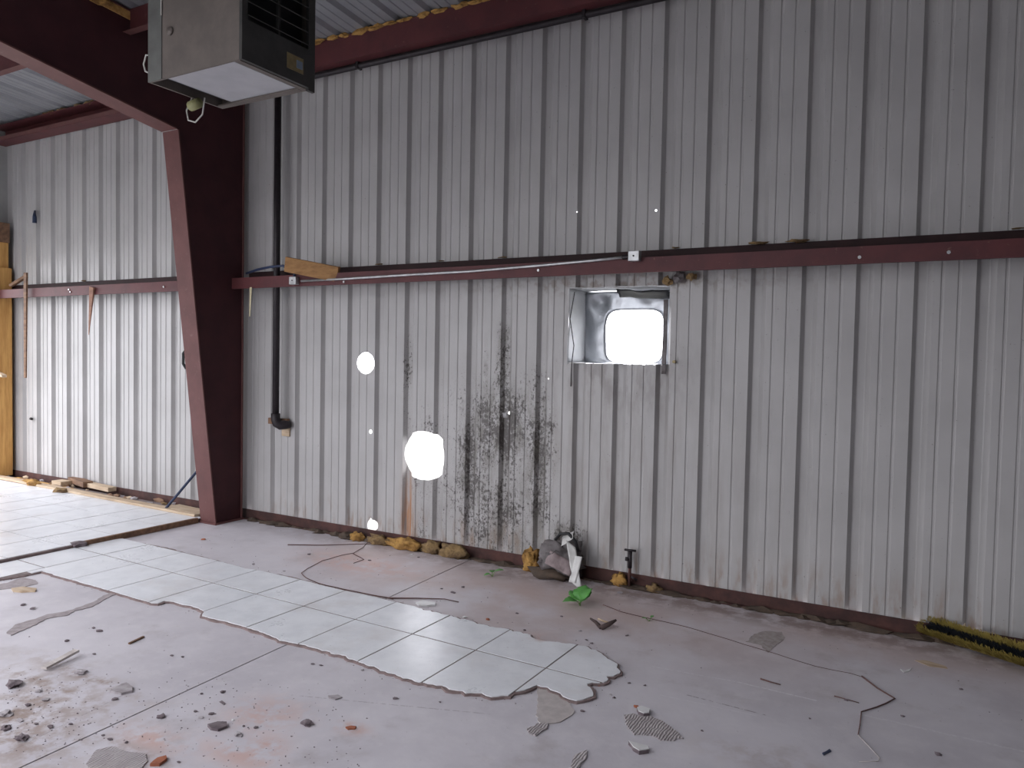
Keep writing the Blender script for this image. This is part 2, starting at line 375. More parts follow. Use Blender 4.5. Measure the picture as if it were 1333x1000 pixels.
# ------------------------------------------------------------------ the long ribbed wall
PITCHX = 0.3048
def depth_profile(d):                         # (offset from the rib's left edge, outward depth)
    return d
PROFILE = [(0.0, 0.0), (0.019, 0.036), (0.024, 0.038), (0.060, 0.038), (0.068, 0.034), (0.096, 0.0),
           (0.133, 0.0), (0.138, 0.005), (0.147, 0.005), (0.153, 0.0), (0.216, 0.0), (0.221, 0.005), (0.230, 0.005), (0.236, 0.0)]
def prof_depth(x, x0):
    t = (x - x0) % PITCHX
    for (a, da), (b, db) in zip(PROFILE, PROFILE[1:]):
        if a <= t <= b: return da + (db - da) * (t - a) / max(b - a, 1e-9)
    return 0.0
class Hole:
    def __init__(s, cx, cz, rx, rz, pw=2.0, jag=0.0, seed=0): s.cx, s.cz, s.rx, s.rz, s.pw, s.jag, s.seed = cx, cz, rx, rz, pw, jag, seed
    def span(s, x):
        t = min(1.0, abs(x - s.cx) / s.rx); h = s.rz * (1 - t ** s.pw) ** (1 / s.pw)
        j = s.jag * noise.noise(Vector((x * 40, s.seed, 0)))
        j2 = s.jag * noise.noise(Vector((x * 40, s.seed, 9)))
        return s.cz - max(0, h + j * (h > 0)), s.cz + max(0, h + j2 * (h > 0))
WIN = (-2.333, -1.600, 1.531, 2.063)
HOLES = [Hole(-4.212, 1.489, 0.094, 0.092, 2, 0.002, 1), Hole(-3.598, 0.757, 0.202, 0.197, 2.4, 0.003, 2),
         Hole((WIN[0]+WIN[1])/2, (WIN[2]+WIN[3])/2, (WIN[1]-WIN[0])/2, (WIN[3]-WIN[2])/2, 60, 0.006, 3),
         Hole(-4.149, 0.915, 0.017, 0.019), Hole(-2.829, 1.142, 0.012, 0.013, 2, 0.004, 4), Hole(-1.702, 2.570, 0.007, 0.007),
         Hole(-2.286, 2.605, 0.004, 0.004), Hole(-2.485, 1.413, 0.006, 0.006), Hole(-4.13, 0.12, 0.042, 0.055, 2, 0.02, 5)]
def panel_mesh(xa, xb, x0, zb, zt, holes):
    xs = {xa, xb}
    k = math.floor((xa - x0) / PITCHX) - 1
    while x0 + k * PITCHX < xb + 0.4:
        for t, d in PROFILE: xs.add(x0 + k * PITCHX + t)
        k += 1
    for h in holes:
        n = max(8, int(h.rx * 2 / 0.008))
        for i in range(n + 1): xs.add(h.cx - h.rx * math.cos(math.pi * i / n))
    xs = sorted(v for v in xs if xa - 1e-9 <= v <= xb + 1e-9)
    xs = [v for i, v in enumerate(xs) if i == 0 or v - xs[i - 1] > 1e-6]
    mb = MB(); zs_all = [zb, zt]
    for a, b in zip(xs, xs[1:]):
        act = sorted([h for h in holes if a >= h.cx - h.rx - 1e-7 and b <= h.cx + h.rx + 1e-7], key=lambda h: h.cz)
        ya, yb = YW + prof_depth(a + 1e-7, x0), YW + prof_depth(b - 1e-7, x0)
        la = lb = zb
        for h in act + [None]:
            if h: (sa, ta), (sb, tb) = h.span(a), h.span(b)
            else: sa = sb = zt
            if h: sa, sb = max(sa, la), max(sb, lb)
            if not (abs(sa - la) < 1e-6 and abs(sb - lb) < 1e-6):
                mb.add([(a, ya, la), (b, yb, lb), (b, yb, sb), (a, ya, sa)], [(0, 1, 2, 3)])
            if h: la, lb = ta, tb
    return mb
wall = struct(empty('wall_back', (0, YW, 0)))
X0R, X0L, X_SPLIT = -4.7228, -9.1906, -5.75
ZB, ZT = 0.075, 4.17
def lay_panels(xa, xb, x0, first):
    x = first
    while x < xb - 1e-6:
        a, b = max(x, xa), min(x + 3 * PITCHX, xb)
        if b - a > 0.02:
            hs = [h for h in HOLES if h.cx + h.rx > a and h.cx - h.rx < b]
            mb = panel_mesh(a, b, x0, ZB, ZT, hs)
            o = mb.build('wall_panel', WALL, wall, fix=False)
            sd = o.modifiers.new('gauge', 'SOLIDIFY'); sd.thickness = 0.0012; sd.offset = -1
        x += 3 * PITCHX
lay_panels(X_END - 0.1, X_SPLIT, X0L, X0L - 0.02 - 3 * PITCHX)
lay_panels(X_SPLIT, X_RIGHT, X0R, X0R - 0.02 - 6 * PITCHX)

# other walls (behind or beside the view) with the end doorway and the added rear opening
def wall_with_opening(name, plane, pos, a0, a1, z0, z1, op):
    mb = MB(); o0, o1, oz0, oz1 = op; t = 0.08
    for (p, q, r, s_) in ((a0, o0, z0, z1), (o1, a1, z0, z1), (o0, o1, oz1, z1)):
        if q - p < 1e-3 or s_ - r < 1e-3: continue
        if plane == 'X': mb.box((pos - t, p, r), (pos, q, s_))
        else: mb.box((p, pos - t, r), (q, pos, s_))
    return struct(mb.build(name, SHELL))
wall_with_opening('wall_left', 'X', X_END, Y_REAR, YW + 0.04, 0, 5.4, END_OPEN)
wall_with_opening('wall_rear', 'Y', Y_REAR, X_END, X_RIGHT, 0, 5.4, ADDED_REAR_OPEN)
struct(MB().box((X_RIGHT, Y_REAR, 0), (X_RIGHT + 0.08, YW + 0.04, 5.4)).build('wall_right', SHELL))

# roof sheets, slope 1:12, rising away from the long wall
SL = 0.0833
def zr(Y): return 4.165 + SL * (4.72 - Y)
roof = struct(empty('ceiling', (0, 0, 4.5)))
x = X_END - 0.08
while x < X_RIGHT + 0.08:
    xs = []; k = 0
    for r_ in range(3):
        for t, d in ((0, 0), (0.026, 0.032), (0.066, 0.032), (0.094, 0), (0.133, 0), (0.140, 0.006), (0.146, 0.006), (0.153, 0), (0.216, 0), (0.223, 0.006), (0.229, 0.006), (0.236, 0)):
            xs.append((x + r_ * PITCHX + t, d))
    xs.append((x + 3 * PITCHX, 0))
    spans = [(YW + 0.25, Y_REAR - 0.08)]
    for gx0, gx1, gy0, gy1 in ADDED_ROOF_GAPS:
        if gx0 - .01 < x < gx1 - .5: spans = [(YW + 0.25, gy1), (gy0, Y_REAR - 0.08)]
    for Y0, Y1 in spans:
        mb = MB()
        for (a, da), (b, db) in zip(xs, xs[1:]):
            mb.add([(a, Y0, zr(Y0) + da), (b, Y0, zr(Y0) + db), (b, Y1, zr(Y1) + db), (a, Y1, zr(Y1) + da)], [(0, 3, 2, 1)])
        mb.build('roof_panel', ROOF, roof, fix=False)
    x += 3 * PITCHX

# ------------------------------------------------------------------ floor slabs with a sawn joint, ground outside
floor = struct(empty('floor', (0, 0, 0)))
ja, jb = fl(26, 1000), fl(612, 729)
def jx(Y): return ja.x + (jb.x - ja.x) * (Y - ja.y) / (jb.y - ja.y)
g = 0.0045
YF = YW + 0.06
MB().prism([(X_END - .1, Y_REAR - .1), (jx(Y_REAR) - g, Y_REAR - .1), (jx(YF) - g, YF), (X_END - .1, YF)], -0.12, 0).build('concrete_slab', CONC, floor)
MB().prism([(jx(Y_REAR) + g, Y_REAR - .1), (X_RIGHT + .1, Y_REAR - .1), (X_RIGHT + .1, YF), (jx(YF) + g, YF)], -0.12, 0).build('concrete_slab', CONC, floor)
MB().prism([(jx(Y_REAR) - g, Y_REAR - .1), (jx(Y_REAR) + g, Y_REAR - .1), (jx(YF) + g, YF), (jx(YF) - g, YF)], -0.12, -0.004).build('joint_filler', JOINT, floor)
gm = MB()
gm.add([(-60, YF + .05, -0.08), (60, YF + .05, -0.08), (60, 70, -0.3), (-60, 70, -0.3)], [(0, 1, 2, 3)])
gm.add([(-60, -70, -0.08), (X_END - .15, -70, -0.08), (X_END - .15, YF + .05, -0.08), (-60, YF + .05, -0.08)], [(0, 1, 2, 3)])
gm.add([(X_END - .15, -70, -0.08), (60, -70, -0.08), (60, Y_REAR - .15, -0.08), (X_END - .15, Y_REAR - .15, -0.08)], [(0, 1, 2, 3)])
struct(gm.build('ground', GRASS))

# tiles: a broken strip on the slab
TS, TA, TX, TY = 0.421, -0.015, -5.4547, 3.3866
ca, sa_ = math.cos(TA), math.sin(TA)
def tg(i, j): return Vector((TX + ca*TS*i - sa_*TS*j, TY + sa_*TS*i + ca*TS*j))
def clip_poly(sub, clip):
    out = list(sub)
    for i in range(len(clip)):
        a, b = clip[i], clip[(i + 1) % len(clip)]; e = b - a; inp = out; out = []
        if not inp: break
        side = lambda p: e.x * (p.y - a.y) - e.y * (p.x - a.x)
        for k in range(len(inp)):
            p, q = inp[k - 1], inp[k]; sp, sq = side(p), side(q)
            if (sp >= 0) != (sq >= 0): out.append(p + (q - p) * (sp / (sp - sq)))
            if sq >= 0: out.append(q)
    return out
OUT = [(-150, 790), (-150, 745), (0, 729.5), (60, 718), (118, 705.5), (160, 701), (178, 705.5), (200, 710), (222, 714), (232, 718), (260, 724), (320, 740), (340, 743), (384, 752), (402, 757.5), (443, 768), (470, 773), (513, 783), (560, 795), (583, 801), (622, 811), (661, 819), (690, 826.6), (700, 833), (715, 836), (747.5, 838.5), (764, 841), (780, 848), (789, 855), (803, 864), (806, 876), (793, 881), (789, 886), (766, 890), (772, 895), (771, 902), (767, 908), (758, 910), (750, 912.5), (740, 910), (733, 906), (729, 902), (712, 895), (698, 891), (690, 894.5), (682, 898), (668, 903), (648.5, 906), (632, 905), (619, 902), (596, 899), (574, 893), (557, 890), (530, 883), (500, 873.7), (475, 862.5), (440, 852), (397, 839.5), (364, 833), (345, 824), (326.5, 817.6), (295, 809), (262, 801.5), (266, 796), (258.7, 791.5), (246, 788), (237.6, 786.5), (226, 783), (213, 782), (206, 785), (198, 784.6), (175, 778), (148.5, 770), (120, 762), (100, 756.5), (54.5, 743), (32, 748), (0, 753)]
TZ = 0.014
out3 = [fl(px, py, TZ) for px, py in OUT]
outl = []
for k in range(len(out3)):                    # roughen the broken edge a little
    p, q = out3[k], out3[(k + 1) % len(out3)]; L = (q - p).length
    n = max(1, min(14, int(L / 0.02)))
    for i in range(n):
        v = p.lerp(q, i / n); d = (q - p).normalized(); nn = Vector((-d.y, d.x))
        amp = 0.007 if v.x < -2.75 else 0.022
        outl.append(Vector((v.x, v.y)) + nn * amp * (noise.noise(Vector((v.x * 25, v.y * 25, 1.7))) + .5 * noise.noise(Vector((v.x * 70, v.y * 70, 4.7)))))
area = sum(outl[i-1].x*outl[i].y - outl[i].x*outl[i-1].y for i in range(len(outl)))
if area < 0: outl.reverse()
def poly_area(p): return abs(sum(p[i-1].x*p[i].y - p[i].x*p[i-1].y for i in range(len(p)))) / 2
def clean(p):
    r = []
    for q in p:
        if not r or (q - r[-1]).length > 0.0015: r.append(q)
    if len(r) > 2 and (r[0] - r[-1]).length < 0.0015: r.pop()
    return r
PLAT_X = -5.85
gp = 0.0030
for j in range(-3, 1):
    for i in range(-9, 12):
        jt = j + 1 if j < 0 else 0.9
        if i >= 0 and j < -1: continue
        jb_ = j - 0.3 if (i >= 0 and j == -1) else j
        gi, gj = 0.0042 / TS, 0.0058 / TS
        cell = [tg(i + gi, jb_ + gj), tg(i + 1 - gi, jb_ + gj), tg(i + 1 - gi, jt - gj), tg(i + gi, jt - gj)]
        pc = clean(clip_poly(outl, cell))
        pc = clean(clip_poly(pc, [Vector((PLAT_X + .03, -9)), Vector((9, -9)), Vector((9, 9)), Vector((PLAT_X + .03, 9))])) if len(pc) > 2 else pc
        if len(pc) < 3 or poly_area(pc) < 0.0012: continue
        MB().prism(pc, 0.0095, TZ + random.uniform(-0.0006, 0.0006)).build('floor_tile', TILE, floor)
bed = []                                      # mortar bed showing as a ragged rim under the tiles
for k in range(len(outl)):
    p, q = outl[k - 1], outl[(k + 1) % len(outl)]; d = (q - p).normalized(); nn = Vector((d.y, -d.x))
    bed.append(outl[k] + nn * (0.010 + 0.018 * abs(noise.noise(Vector((outl[k].x * 9, outl[k].y * 9, 5))))))
bed = clip_poly(bed, [Vector((PLAT_X + .01, -9)), Vector((9, -9)), Vector((9, 9)), Vector((PLAT_X + .01, 9))])
MB().prism(clean(bed), 0.0, 0.0095).build('mortar_bed', GROUT, floor)
gro = []
for k in range(len(outl)):
    p, q = outl[k - 1], outl[(k + 1) % len(outl)]; d = (q - p).normalized(); nn = Vector((d.y, -d.x))
    gro.append(outl[k] - nn * .006)
gro = clip_poly(gro, [Vector((PLAT_X + .035, -9)), Vector((9, -9)), Vector((9, 9)), Vector((PLAT_X + .035, 9))])
MB().prism(clean(gro), 0.0095, TZ - .0022).build('grout', JGROUT, floor)

# raised tiled floor of the far bay
PZ = 0.034
raised = struct(empty('floor_raised', (-7.8, 2, 0)))
MB().box((X_END, -3.0, 0), (PLAT_X - 0.01, 4.80, PZ - 0.0022)).build('subfloor', JGROUT, raised)
for i in range(10):
    for j in range(19):
        x1 = PLAT_X - i * TS; x0_ = max(x1 - TS, X_END); y1 = 4.60 - j * TS; y0 = y1 - TS
        if x1 - x0_ < .05: continue
        q = [Vector((x0_ + .0055, y0 + gp)), Vector((x1 - .0055, y0 + gp)), Vector((x1 - .0055, y1 - gp)), Vector((x0_ + .0055, y1 - gp))]
        MB().prism(q, PZ - 0.008, PZ + random.uniform(-.0007, .0007)).build('floor_tile', TILE, raised)

# ------------------------------------------------------------------ steel: portal frame
fr = thing('portal_frame', 'dark red tapered steel column and rafter of the building frame', 'steel frame', (-5.73, 4.8, 0))
FX0, FX1, WT = -5.83, -5.627, 0.010
XC = FX1 - 0.014
yb_in, yk, zk = 4.545, 4.150, 3.42            # inner flange at the base, knee position
yo = 4.845                                    # outer flange face
RS = 0.165                                    # slope of the rafter's lower flange
y_r, z_r = -2.2, zk + RS * (yk + 2.2)
z_r = min(z_r, zr(y_r) - 0.30)
ft = 0.012
def quad_plate(name, pts, n, t, mat):         # plate through 4 points, thickness t along n
    n = Vector(n).normalized() * t; a = [Vector(p) for p in pts]; b = [p + n for p in a]
    return MB().add(a + b, [(3, 2, 1, 0), (4, 5, 6, 7)] + [(i, (i+1) % 4, 4 + (i+1) % 4, 4 + i) for i in range(4)]).build(name, mat, fr)
quad_plate('inner_flange', [(FX0, yb_in, 0.015), (FX1, yb_in, 0.015), (FX1, yk, zk), (FX0, yk, zk)], (0, 1, .11), ft, FRAME)
quad_plate('outer_flange', [(FX0, yo, 0.015), (FX1, yo, 0.015), (FX1, yo, zr(yo) - .015), (FX0, yo, zr(yo) - .015)], (0, -1, 0), ft, FRAME)
wp = [(yb_in + ft, .015), (yo - ft, .015), (yo - ft, zr(yo) - .02), (y_r, zr(y_r) - .02), (y_r, z_r + .005), (yk + ft, zk + .005)]
nw = len(wp)
MB().add([(XC, a, b) for a, b in wp] + [(XC - WT, a, b) for a, b in wp], [tuple(range(nw)), tuple(reversed(range(nw, 2 * nw)))] + [(i, nw + i, nw + (i + 1) % nw, (i + 1) % nw) for i in range(nw)]).build('web', WEB_SHADED, fr)
quad_plate('rafter_lower_flange', [(FX0, yk - .012, zk), (FX1, yk - .012, zk), (FX1, y_r, z_r), (FX0, y_r, z_r)], (0, 0, 1), ft, FRAME)
quad_plate('rafter_upper_flange', [(FX0, yo, zr(yo) - .015), (FX1, yo, zr(yo) - .015), (FX1, y_r, zr(y_r) - .015), (FX0, y_r, zr(y_r) - .015)], (0, 0, -1), ft, FRAME)
MB().box((FX0 - .01, yb_in - .012, 0.0), (FX1 + .01, yo + .01, 0.015)).build('base_plate', FRAME, fr)
for bx in (-.06, .06):
    MB().tube([((FX0 + FX1) / 2 - .03 + bx * .5, yb_in + .09, .015), ((FX0 + FX1) / 2 - .03 + bx * .5, yb_in + .09, .05)], .011, 6).build('anchor_bolt', BASE, fr)

def bolt_heads(pts, parent, mat, r=0.011, axis=(0, -1, 0)):
    for p in pts:
        p = Vector(p); MB().tube([p, p + Vector(axis) * 0.008], r, 6).build('bolt', mat, parent)
# girts: zed sections, outer leg up against the sheet, inner leg down
def girt(xa, xb, label, bolts):
    g_ = thing('wall_girt', label, 'girt', ((xa + xb) / 2, YW, 2.12))
    zt, yi, t = 2.232, YW - 0.20, 0.004
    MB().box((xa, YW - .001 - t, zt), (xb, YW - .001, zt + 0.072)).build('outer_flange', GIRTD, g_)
    MB().box((xa, yi, zt - t), (xb, YW - .001, zt)).build('web', RED, g_)
    MB().box((xa, yi, zt - 0.098), (xb, yi + t, zt - t)).build('inner_flange', RED, g_)
    MB().box((xa, yi + t, zt - 0.098), (xb, yi + 0.022, zt - 0.098 + t)).build('lip', RED, g_)
    for px, py in bolts:
        p = wl(px, py, yi); MB().tube([p, p + Vector((0, -.008, 0))], .010, 6).build('bolt', GALV, g_)
    return g_
girt(FX1 + .002, X_RIGHT, 'long dark red steel girt crossing the wall above the vent opening', ((1119, 335), (1235, 328.5), (448, 367), (701, 352)))
girt(X_END + .02, FX0 - .002, 'dusty red steel girt on the wall beyond the column', ((213.5, 373.5), (90, 377), (92, 380)))
# fibres of insulation caught on the girt
for k, (px, py, s_) in enumerate(((988, 320, 1.2), (1040, 316, 1.5), (655, 336, .8), (495, 343, .8), (880, 326, .6), (575, 339, .6), (110, 368, .9), (1325, 297, .6))):
    p = wl(px, py, YW - .02)
    mesh_thing(blob((p.x, YW - .03, 2.309), (.045 * s_, .015, .007 * s_), k + 40, .6, 6, 2).build('insulation_tuft', INSUL2, None), 'shred of brown insulation caught along the top of a girt', 'insulation', 'insulation shreds on the girts')

# eave struts
def eave(xa, xb, label):
    e = thing('eave_strut', label, 'eave strut', ((xa + xb) / 2, YW - .1, 3.95))
    yi = YW - 0.20; zt = zr(yi) - .012; t = .004
    MB().box((xa, yi, 3.952), (xb, yi + t, zt)).build('web', RED, e)
    MB().box((xa, yi + t, 3.952), (xb, YW - .004, 3.952 + t)).build('lower_flange', RED, e)
    MB().box((xa, yi + t, zt - t), (xb, YW - .004, zt)).build('upper_flange', RED, e)
    MB().box((xa, YW - .008, 3.956), (xb, YW - .004, 3.98)).build('lip', RED, e)
eave(FX1 + .002, X_RIGHT, 'dark red eave strut under the roof edge over the long wall')
# beyond the column the strut opens inward, its lower flange showing
e = thing('eave_strut', 'dusty red eave strut of the bay beyond the column', 'eave strut', (-7.8, YW - .1, 3.95))
MB().box((X_END + .02, YW - .03, 3.952), (FX0 - .002, YW - .026, zr(YW) - .02)).build('web', RED, e)
MB().box((X_END + .02, YW - .20, 3.952), (FX0 - .002, YW - .03, 3.956)).build('lower_flange', RED, e)
MB().box((X_END + .02, YW - .20, 3.956), (FX0 - .002, YW - .196, 4.00)).build('lip', FRAME, e)
MB().box((X_END + .02, YW - .20, zr(YW - .03) - .024), (FX0 - .002, YW - .03, zr(YW - .03) - .020)).build('upper_flange', RED, e)
# purlins
def purlin(xa, xb, Y, label):
    e = thing('roof_purlin', label, 'purlin', ((xa + xb) / 2, Y, zr(Y) - .22)); zt = zr(Y) - .012
    MB().box((xa, Y - .002, zt - .20), (xb, Y + .002, zt)).build('web', RED, e)
    MB().box((xa, Y - .065, zt - .20), (xb, Y - .002, zt - .196)).build('lower_flange', FRAME, e)
    MB().box((xa, Y + .002, zt - .008), (xb, Y + .065, zt - .004)).build('upper_flange', RED, e)
for q, (Y, nm) in enumerate(((3.72, 'nearest the eave'), (2.2, 'second from the eave'), (0.7, 'third from the eave'), (-0.8, 'fourth from the eave'))):
    purlin(X_END + .02, FX0 - .002, Y, 'red roof purlin beyond the frame, ' + nm)
    purlin(FX1 + .002, X_RIGHT, Y, 'red roof purlin over the near bay, ' + nm)
# insulation fringe along the eave
for k in range(15):
    xk = -4.9 + k * 0.155 + random.uniform(-.03, .03); yi = YW - .205
    mesh_thing(blob((xk, yi, zr(yi) - .016), (random.uniform(.05, .10), .018, random.uniform(.010, .022)), k + 70, .6, 6, 2).build('insulation_tuft', INSUL, None), 'yellow-brown insulation shred fringing the top of the eave strut', 'insulation', 'insulation fringe on the eave strut')
for k in range(10):
    xk = -8.6 + k * 0.26 + random.uniform(-.05, .05); yi = YW - .205
    mesh_thing(blob((xk, yi + .03, zr(yi) - .022), (random.uniform(.06, .12), .02, random.uniform(.010, .02)), k + 90, .6, 6, 2).build('insulation_tuft', INSUL2, None), 'dull insulation shred above the eave strut beyond the column', 'insulation', 'insulation shreds in the far bay')
pb = Vector((FX1 - .02, 3.62, zr(3.62) - .05))
mesh_thing(MB().bar((FX1 - .03, 3.95, zr(3.95) - .055), (FX1 - .03, 3.0, zr(3.0) - .055), .05, .07).build('wood_blocking', PINE), 'orange-brown timber strip along the top of the rafter', 'timber')
mesh_thing(blob((FX1 + .02, 3.46, zr(3.46) - .075), (.04, .10, .035), 33, .4, 4, 2).build('insulation_tuft', INSUL), 'bright yellow insulation clump on the rafter top', 'insulation')

# base angle along the floor
def base_strip(n, xa, xb):
    t_ = struct(MB().box((xa, YW - .050, 0.0), (xb, YW - .004, 0.006)).build('trim_%d' % n, BASE))
    o = MB().box((xa, YW - .010, 0.006), (xb, YW - .004, 0.088)).build('upstand', BASE, t_)
base_strip(1, -5.73, X_RIGHT); base_strip(2, X_END + .02, -5.73)
# crust of dirt along the foot of the wall
dm = MB(); xk = -5.5
while xk < 3:
    s_ = random.uniform(.02, .06); b_ = blob((xk, YW - .03 - random.uniform(0, .03), 0.0), (s_ * 1.8, s_ * .8, s_ * .55), int(xk * 100), .6, 4, 1, 0.0005)
    dm.add(b_.v, b_.f); xk += random.uniform(.04, .10)
o = dm.build('dirt_crust', SOIL); o['kind'] = 'stuff'; mesh_thing(o, 'dark dirt crust along the foot of the metal wall', 'dirt')

# ------------------------------------------------------------------ vent opening sleeve
vs = thing('vent_sleeve', 'torn sheet metal vent sleeve in the square wall opening, daylight behind', 'vent', (-1.97, YW, WIN[2]))
VD = 0.30; a0, a1, b0, b1 = WIN; Yo = YW + VD
crumple((a0 - .003, YW + .001, b0 - .01), (0, VD + .03, 0), (0, 0, b1 - b0 + .02), 8, 10, .004, 3, 5).build('sleeve_side', SHEETW, vs, True)
crumple((a1, YW + .03, b0), (0, VD - .03, 0), (0, 0, b1 - b0), 8, 10, .008, 5, 5).build('sleeve_side', SHEET, vs, True)
crumple((a0 - .02, YW - .002, b1 + .001), (a1 - a0 + .02, 0, 0), (0, VD + .004, 0), 12, 6, .008, 7, 5).build('sleeve_top', SHEETW, vs, True)
crumple((a0, YW - .004, b0 + .004), (a1 - a0, 0, 0), (0, VD + .004, 0), 12, 6, .008, 9, 5).build('sleeve_bottom', SHEET, vs, True)
# outer plate with a rounded hole
hx0, hx1, hz0, hz1 = -2.165, -1.728, 1.540, 1.925
mb = MB(); ring_in = []; ring_out = []; n = 64
hcx, hcz = (hx0 + hx1) / 2, (hz0 + hz1) / 2
for k in range(n):
    t = 2 * math.pi * k / n; c_, s_ = math.cos(t), math.sin(t); e_ = 2 / 5.0
    ring_in.append((hcx + (hx1 - hx0) / 2 * math.copysign(abs(c_) ** e_, c_), hcz + (hz1 - hz0) / 2 * math.copysign(abs(s_) ** e_, s_)))
    q = max(abs(c_), abs(s_)); ux, uz = c_ / q, s_ / q
    ring_out.append(((a0 + a1) / 2 - .01 + ((a1 - a0) / 2 + .015) * ux, (b0 + b1) / 2 + (b1 - b0) / 2 * uz))
vsx = []; NR = 8
for r_ in range(NR + 1):
    for k in range(n):
        t = r_ / NR; px = ring_out[k][0] * (1 - t) + ring_in[k][0] * t; pz = ring_out[k][1] * (1 - t) + ring_in[k][1] * t
        cr = noise.noise(Vector((px * 7, pz * 7, 2))) * .04 * math.sin(math.pi * min(1, t * 1.2) * .8)
        vsx.append((px, Yo + cr, pz))
fsx = [(r_ * n + k, r_ * n + (k + 1) % n, (r_ + 1) * n + (k + 1) % n, (r_ + 1) * n + k) for r_ in range(NR) for k in range(n)]
o = mb.add(vsx, fsx).build('outer_plate', SHEET, vs, True); sd = o.modifiers.new('gauge', 'SOLIDIFY'); sd.thickness = .002
crumple((a0 + .33, YW + .05, b1 - .012), (.36, .08, -.01), (.0, .10, -.045), 10, 6, .012, 12, 9).build('torn_flap', BLACKP, vs, True)
crumple((a1 - .035, YW + .005, b0 - .06), (.03, .0, 0), (0, .01, .50), 4, 14, .006, 15, 9).build('edge_strip', GRIME, vs, True)
MB().tube([wl(748, 380, YW - .01), wl(742, 415, YW - .015), wl(747, 450, YW - .02), wl(744, 475, YW - .02), wl(743, 503, YW - .01)], .004, 5).build('loose_wire', BLACK, vs)
p = wl(878.5, 471, YW); mesh_thing(MB().tube([p + Vector((0, -.001, 0)), p + Vector((0, -.025, 0))], .011, 8).build('wall_screw', TAG), 'brass screw head just right of the vent opening', 'screw')
for k, (px, py, s_, mt) in enumerate(((869, 366, 1.0, INSUL2), (884, 361, 1.1, GRIME), (900, 360, .9, INSUL2))):
    p = wl(px, py, YW - .03); mesh_thing(blob(p, (.035 * s_, .025, .030 * s_), k + 120, .5, 5, 2).build('insulation_tuft', mt), ('mustard', 'blackened', 'brownish')[k] + ' insulation clump under the girt by the vent opening', 'insulation')
# bullet-like tear
p = wl(659, 540, YW - .01); mesh_thing(crumple(p + Vector((-.02, 0, -.02)), (.035, -.01, 0), (0, -.02, .035), 4, 4, .01, 3, 20).build('metal_burr', GALV), 'small curled metal tear in the mildewed sheet', 'tear')

# ------------------------------------------------------------------ gas pipe
gp_ = thing('gas_pipe', 'black iron gas pipe dropping down the wall beside the column', 'pipe', (-5.2, 4.75, .9))
YPI = YW - .11; XP = wl(361, 250, YPI).x
zb_ = wl(359, 553, YPI).z
MB().tube([(XP, YPI, zb_ + .05), (XP, YPI, 3.86)], .030, 12).build('drop_pipe', BLACK, gp_, True)
MB().tube([(XP, YPI, zb_ + .10), (XP, YPI, zb_ + .05), (XP + .012, YPI + .005, zb_ + .012), (XP + .035, YPI + .02, zb_ - .004), (XP + .07, YPI + .05, zb_), (XP + .085, YW - .022, zb_)], [.042, .042, .042, .042, .040, .034], 12).build('elbow', BLACK, gp_, True)
MB().tube([(XP, YPI, 3.84), (XP, YPI, 3.90), (XP + .02, YPI, 3.918), (XP + .06, YPI, 3.922), (X_RIGHT - .1, YPI, 3.922)], .024, 10).build('header_pipe', BLACK, gp_, True)
for px in (467, 760):
    q = wl(px, 90, YPI); MB().box((q.x - .012, YPI - .03, 3.895), (q.x + .012, YPI + .03, 3.951)).build('pipe_strap', BLACK, gp_, bevel=.003)
q = wl(368, 553, YW)
wb = thing('wood_block', 'small brown wood block on the wall behind the pipe elbow', 'wood block', (q.x, YW - .02, q.z - .06))
MB().box((q.x - .13, YW - .055, q.z + .005), (q.x + .105, YW - .018, q.z + .06)).build('cleat', OLDW, wb, bevel=.003)
MB().box((q.x + .005, YW - .018, q.z - .10), (q.x + .10, YW - .001, q.z + .005)).build('backing', LATH, wb, bevel=.003)

# ------------------------------------------------------------------ conduit on the girt
yi = YW - .20
cd = thing('electrical_conduit', 'thin metal conduit with two small boxes strapped along the girt', 'conduit', (-3.3, yi, 2.2))
pts = [wl(392, 366, yi - .012), wl(450, 363, yi - .012), wl(530, 358, yi - .012), wl(610, 353.5, yi - .012), wl(700, 346, yi - .012), wl(770, 339.5, yi - .012), wl(818, 334.5, yi - .012)]
MB().tube(pts, .010, 8).build('tube', GALV, cd, True)
for px, py in ((382.5, 365.5), (826, 333.5)):
    q = wl(px, py, yi - .03); MB().box((q.x - .038, yi - .05, q.z - .033), (q.x + .038, yi - .002, q.z + .033)).build('junction_box', GALV, cd, bevel=.004)
    MB().tube([(q.x, yi - .05, q.z), (q.x, yi - .054, q.z)], .006, 6).build('cover_screw', BLACK, cd)
q = wl(817, 334.5, yi - .012); MB().tube([q + Vector((-.035, 0, -.002)), q + Vector((.006, 0, 0))], .015, 8).build('coupling', BLACK, cd)
q = wl(381, 352, yi - .01)
mesh_thing(MB().tube([wl(321, 356, yi + .05), wl(335, 351, yi + .03), wl(352, 347.5, yi - .03), wl(368, 346, yi - .04), wl(378, 350, yi + .01), wl(384, 353, yi + .02), wl(383, 360, yi - .02)], .011, 8).build('cable', BLUEP, None, True), 'dark blue cable draped over the girt beside the column', 'cable')
# lumber offcut resting on the girt
A, B = wl(372, 344, yi - .12), wl(441, 357.5, yi + .02)
mesh_thing(MB().bar(A, B, .038, .125, (0.0, -.15, 1)).build('lumber_offcut', AGEDP, bevel=.003), 'short orange lumber offcut tilted on the girt next to the pipe', 'lumber')
mesh_thing(MB().bar(wl(326.5, 374, yi - .02), wl(325, 412, yi - .03), .028, .002, (0, -1, 0), .4).build('tape_strip', TAPE), 'yellowed tape strip hanging from the girt beside the column', 'tape')

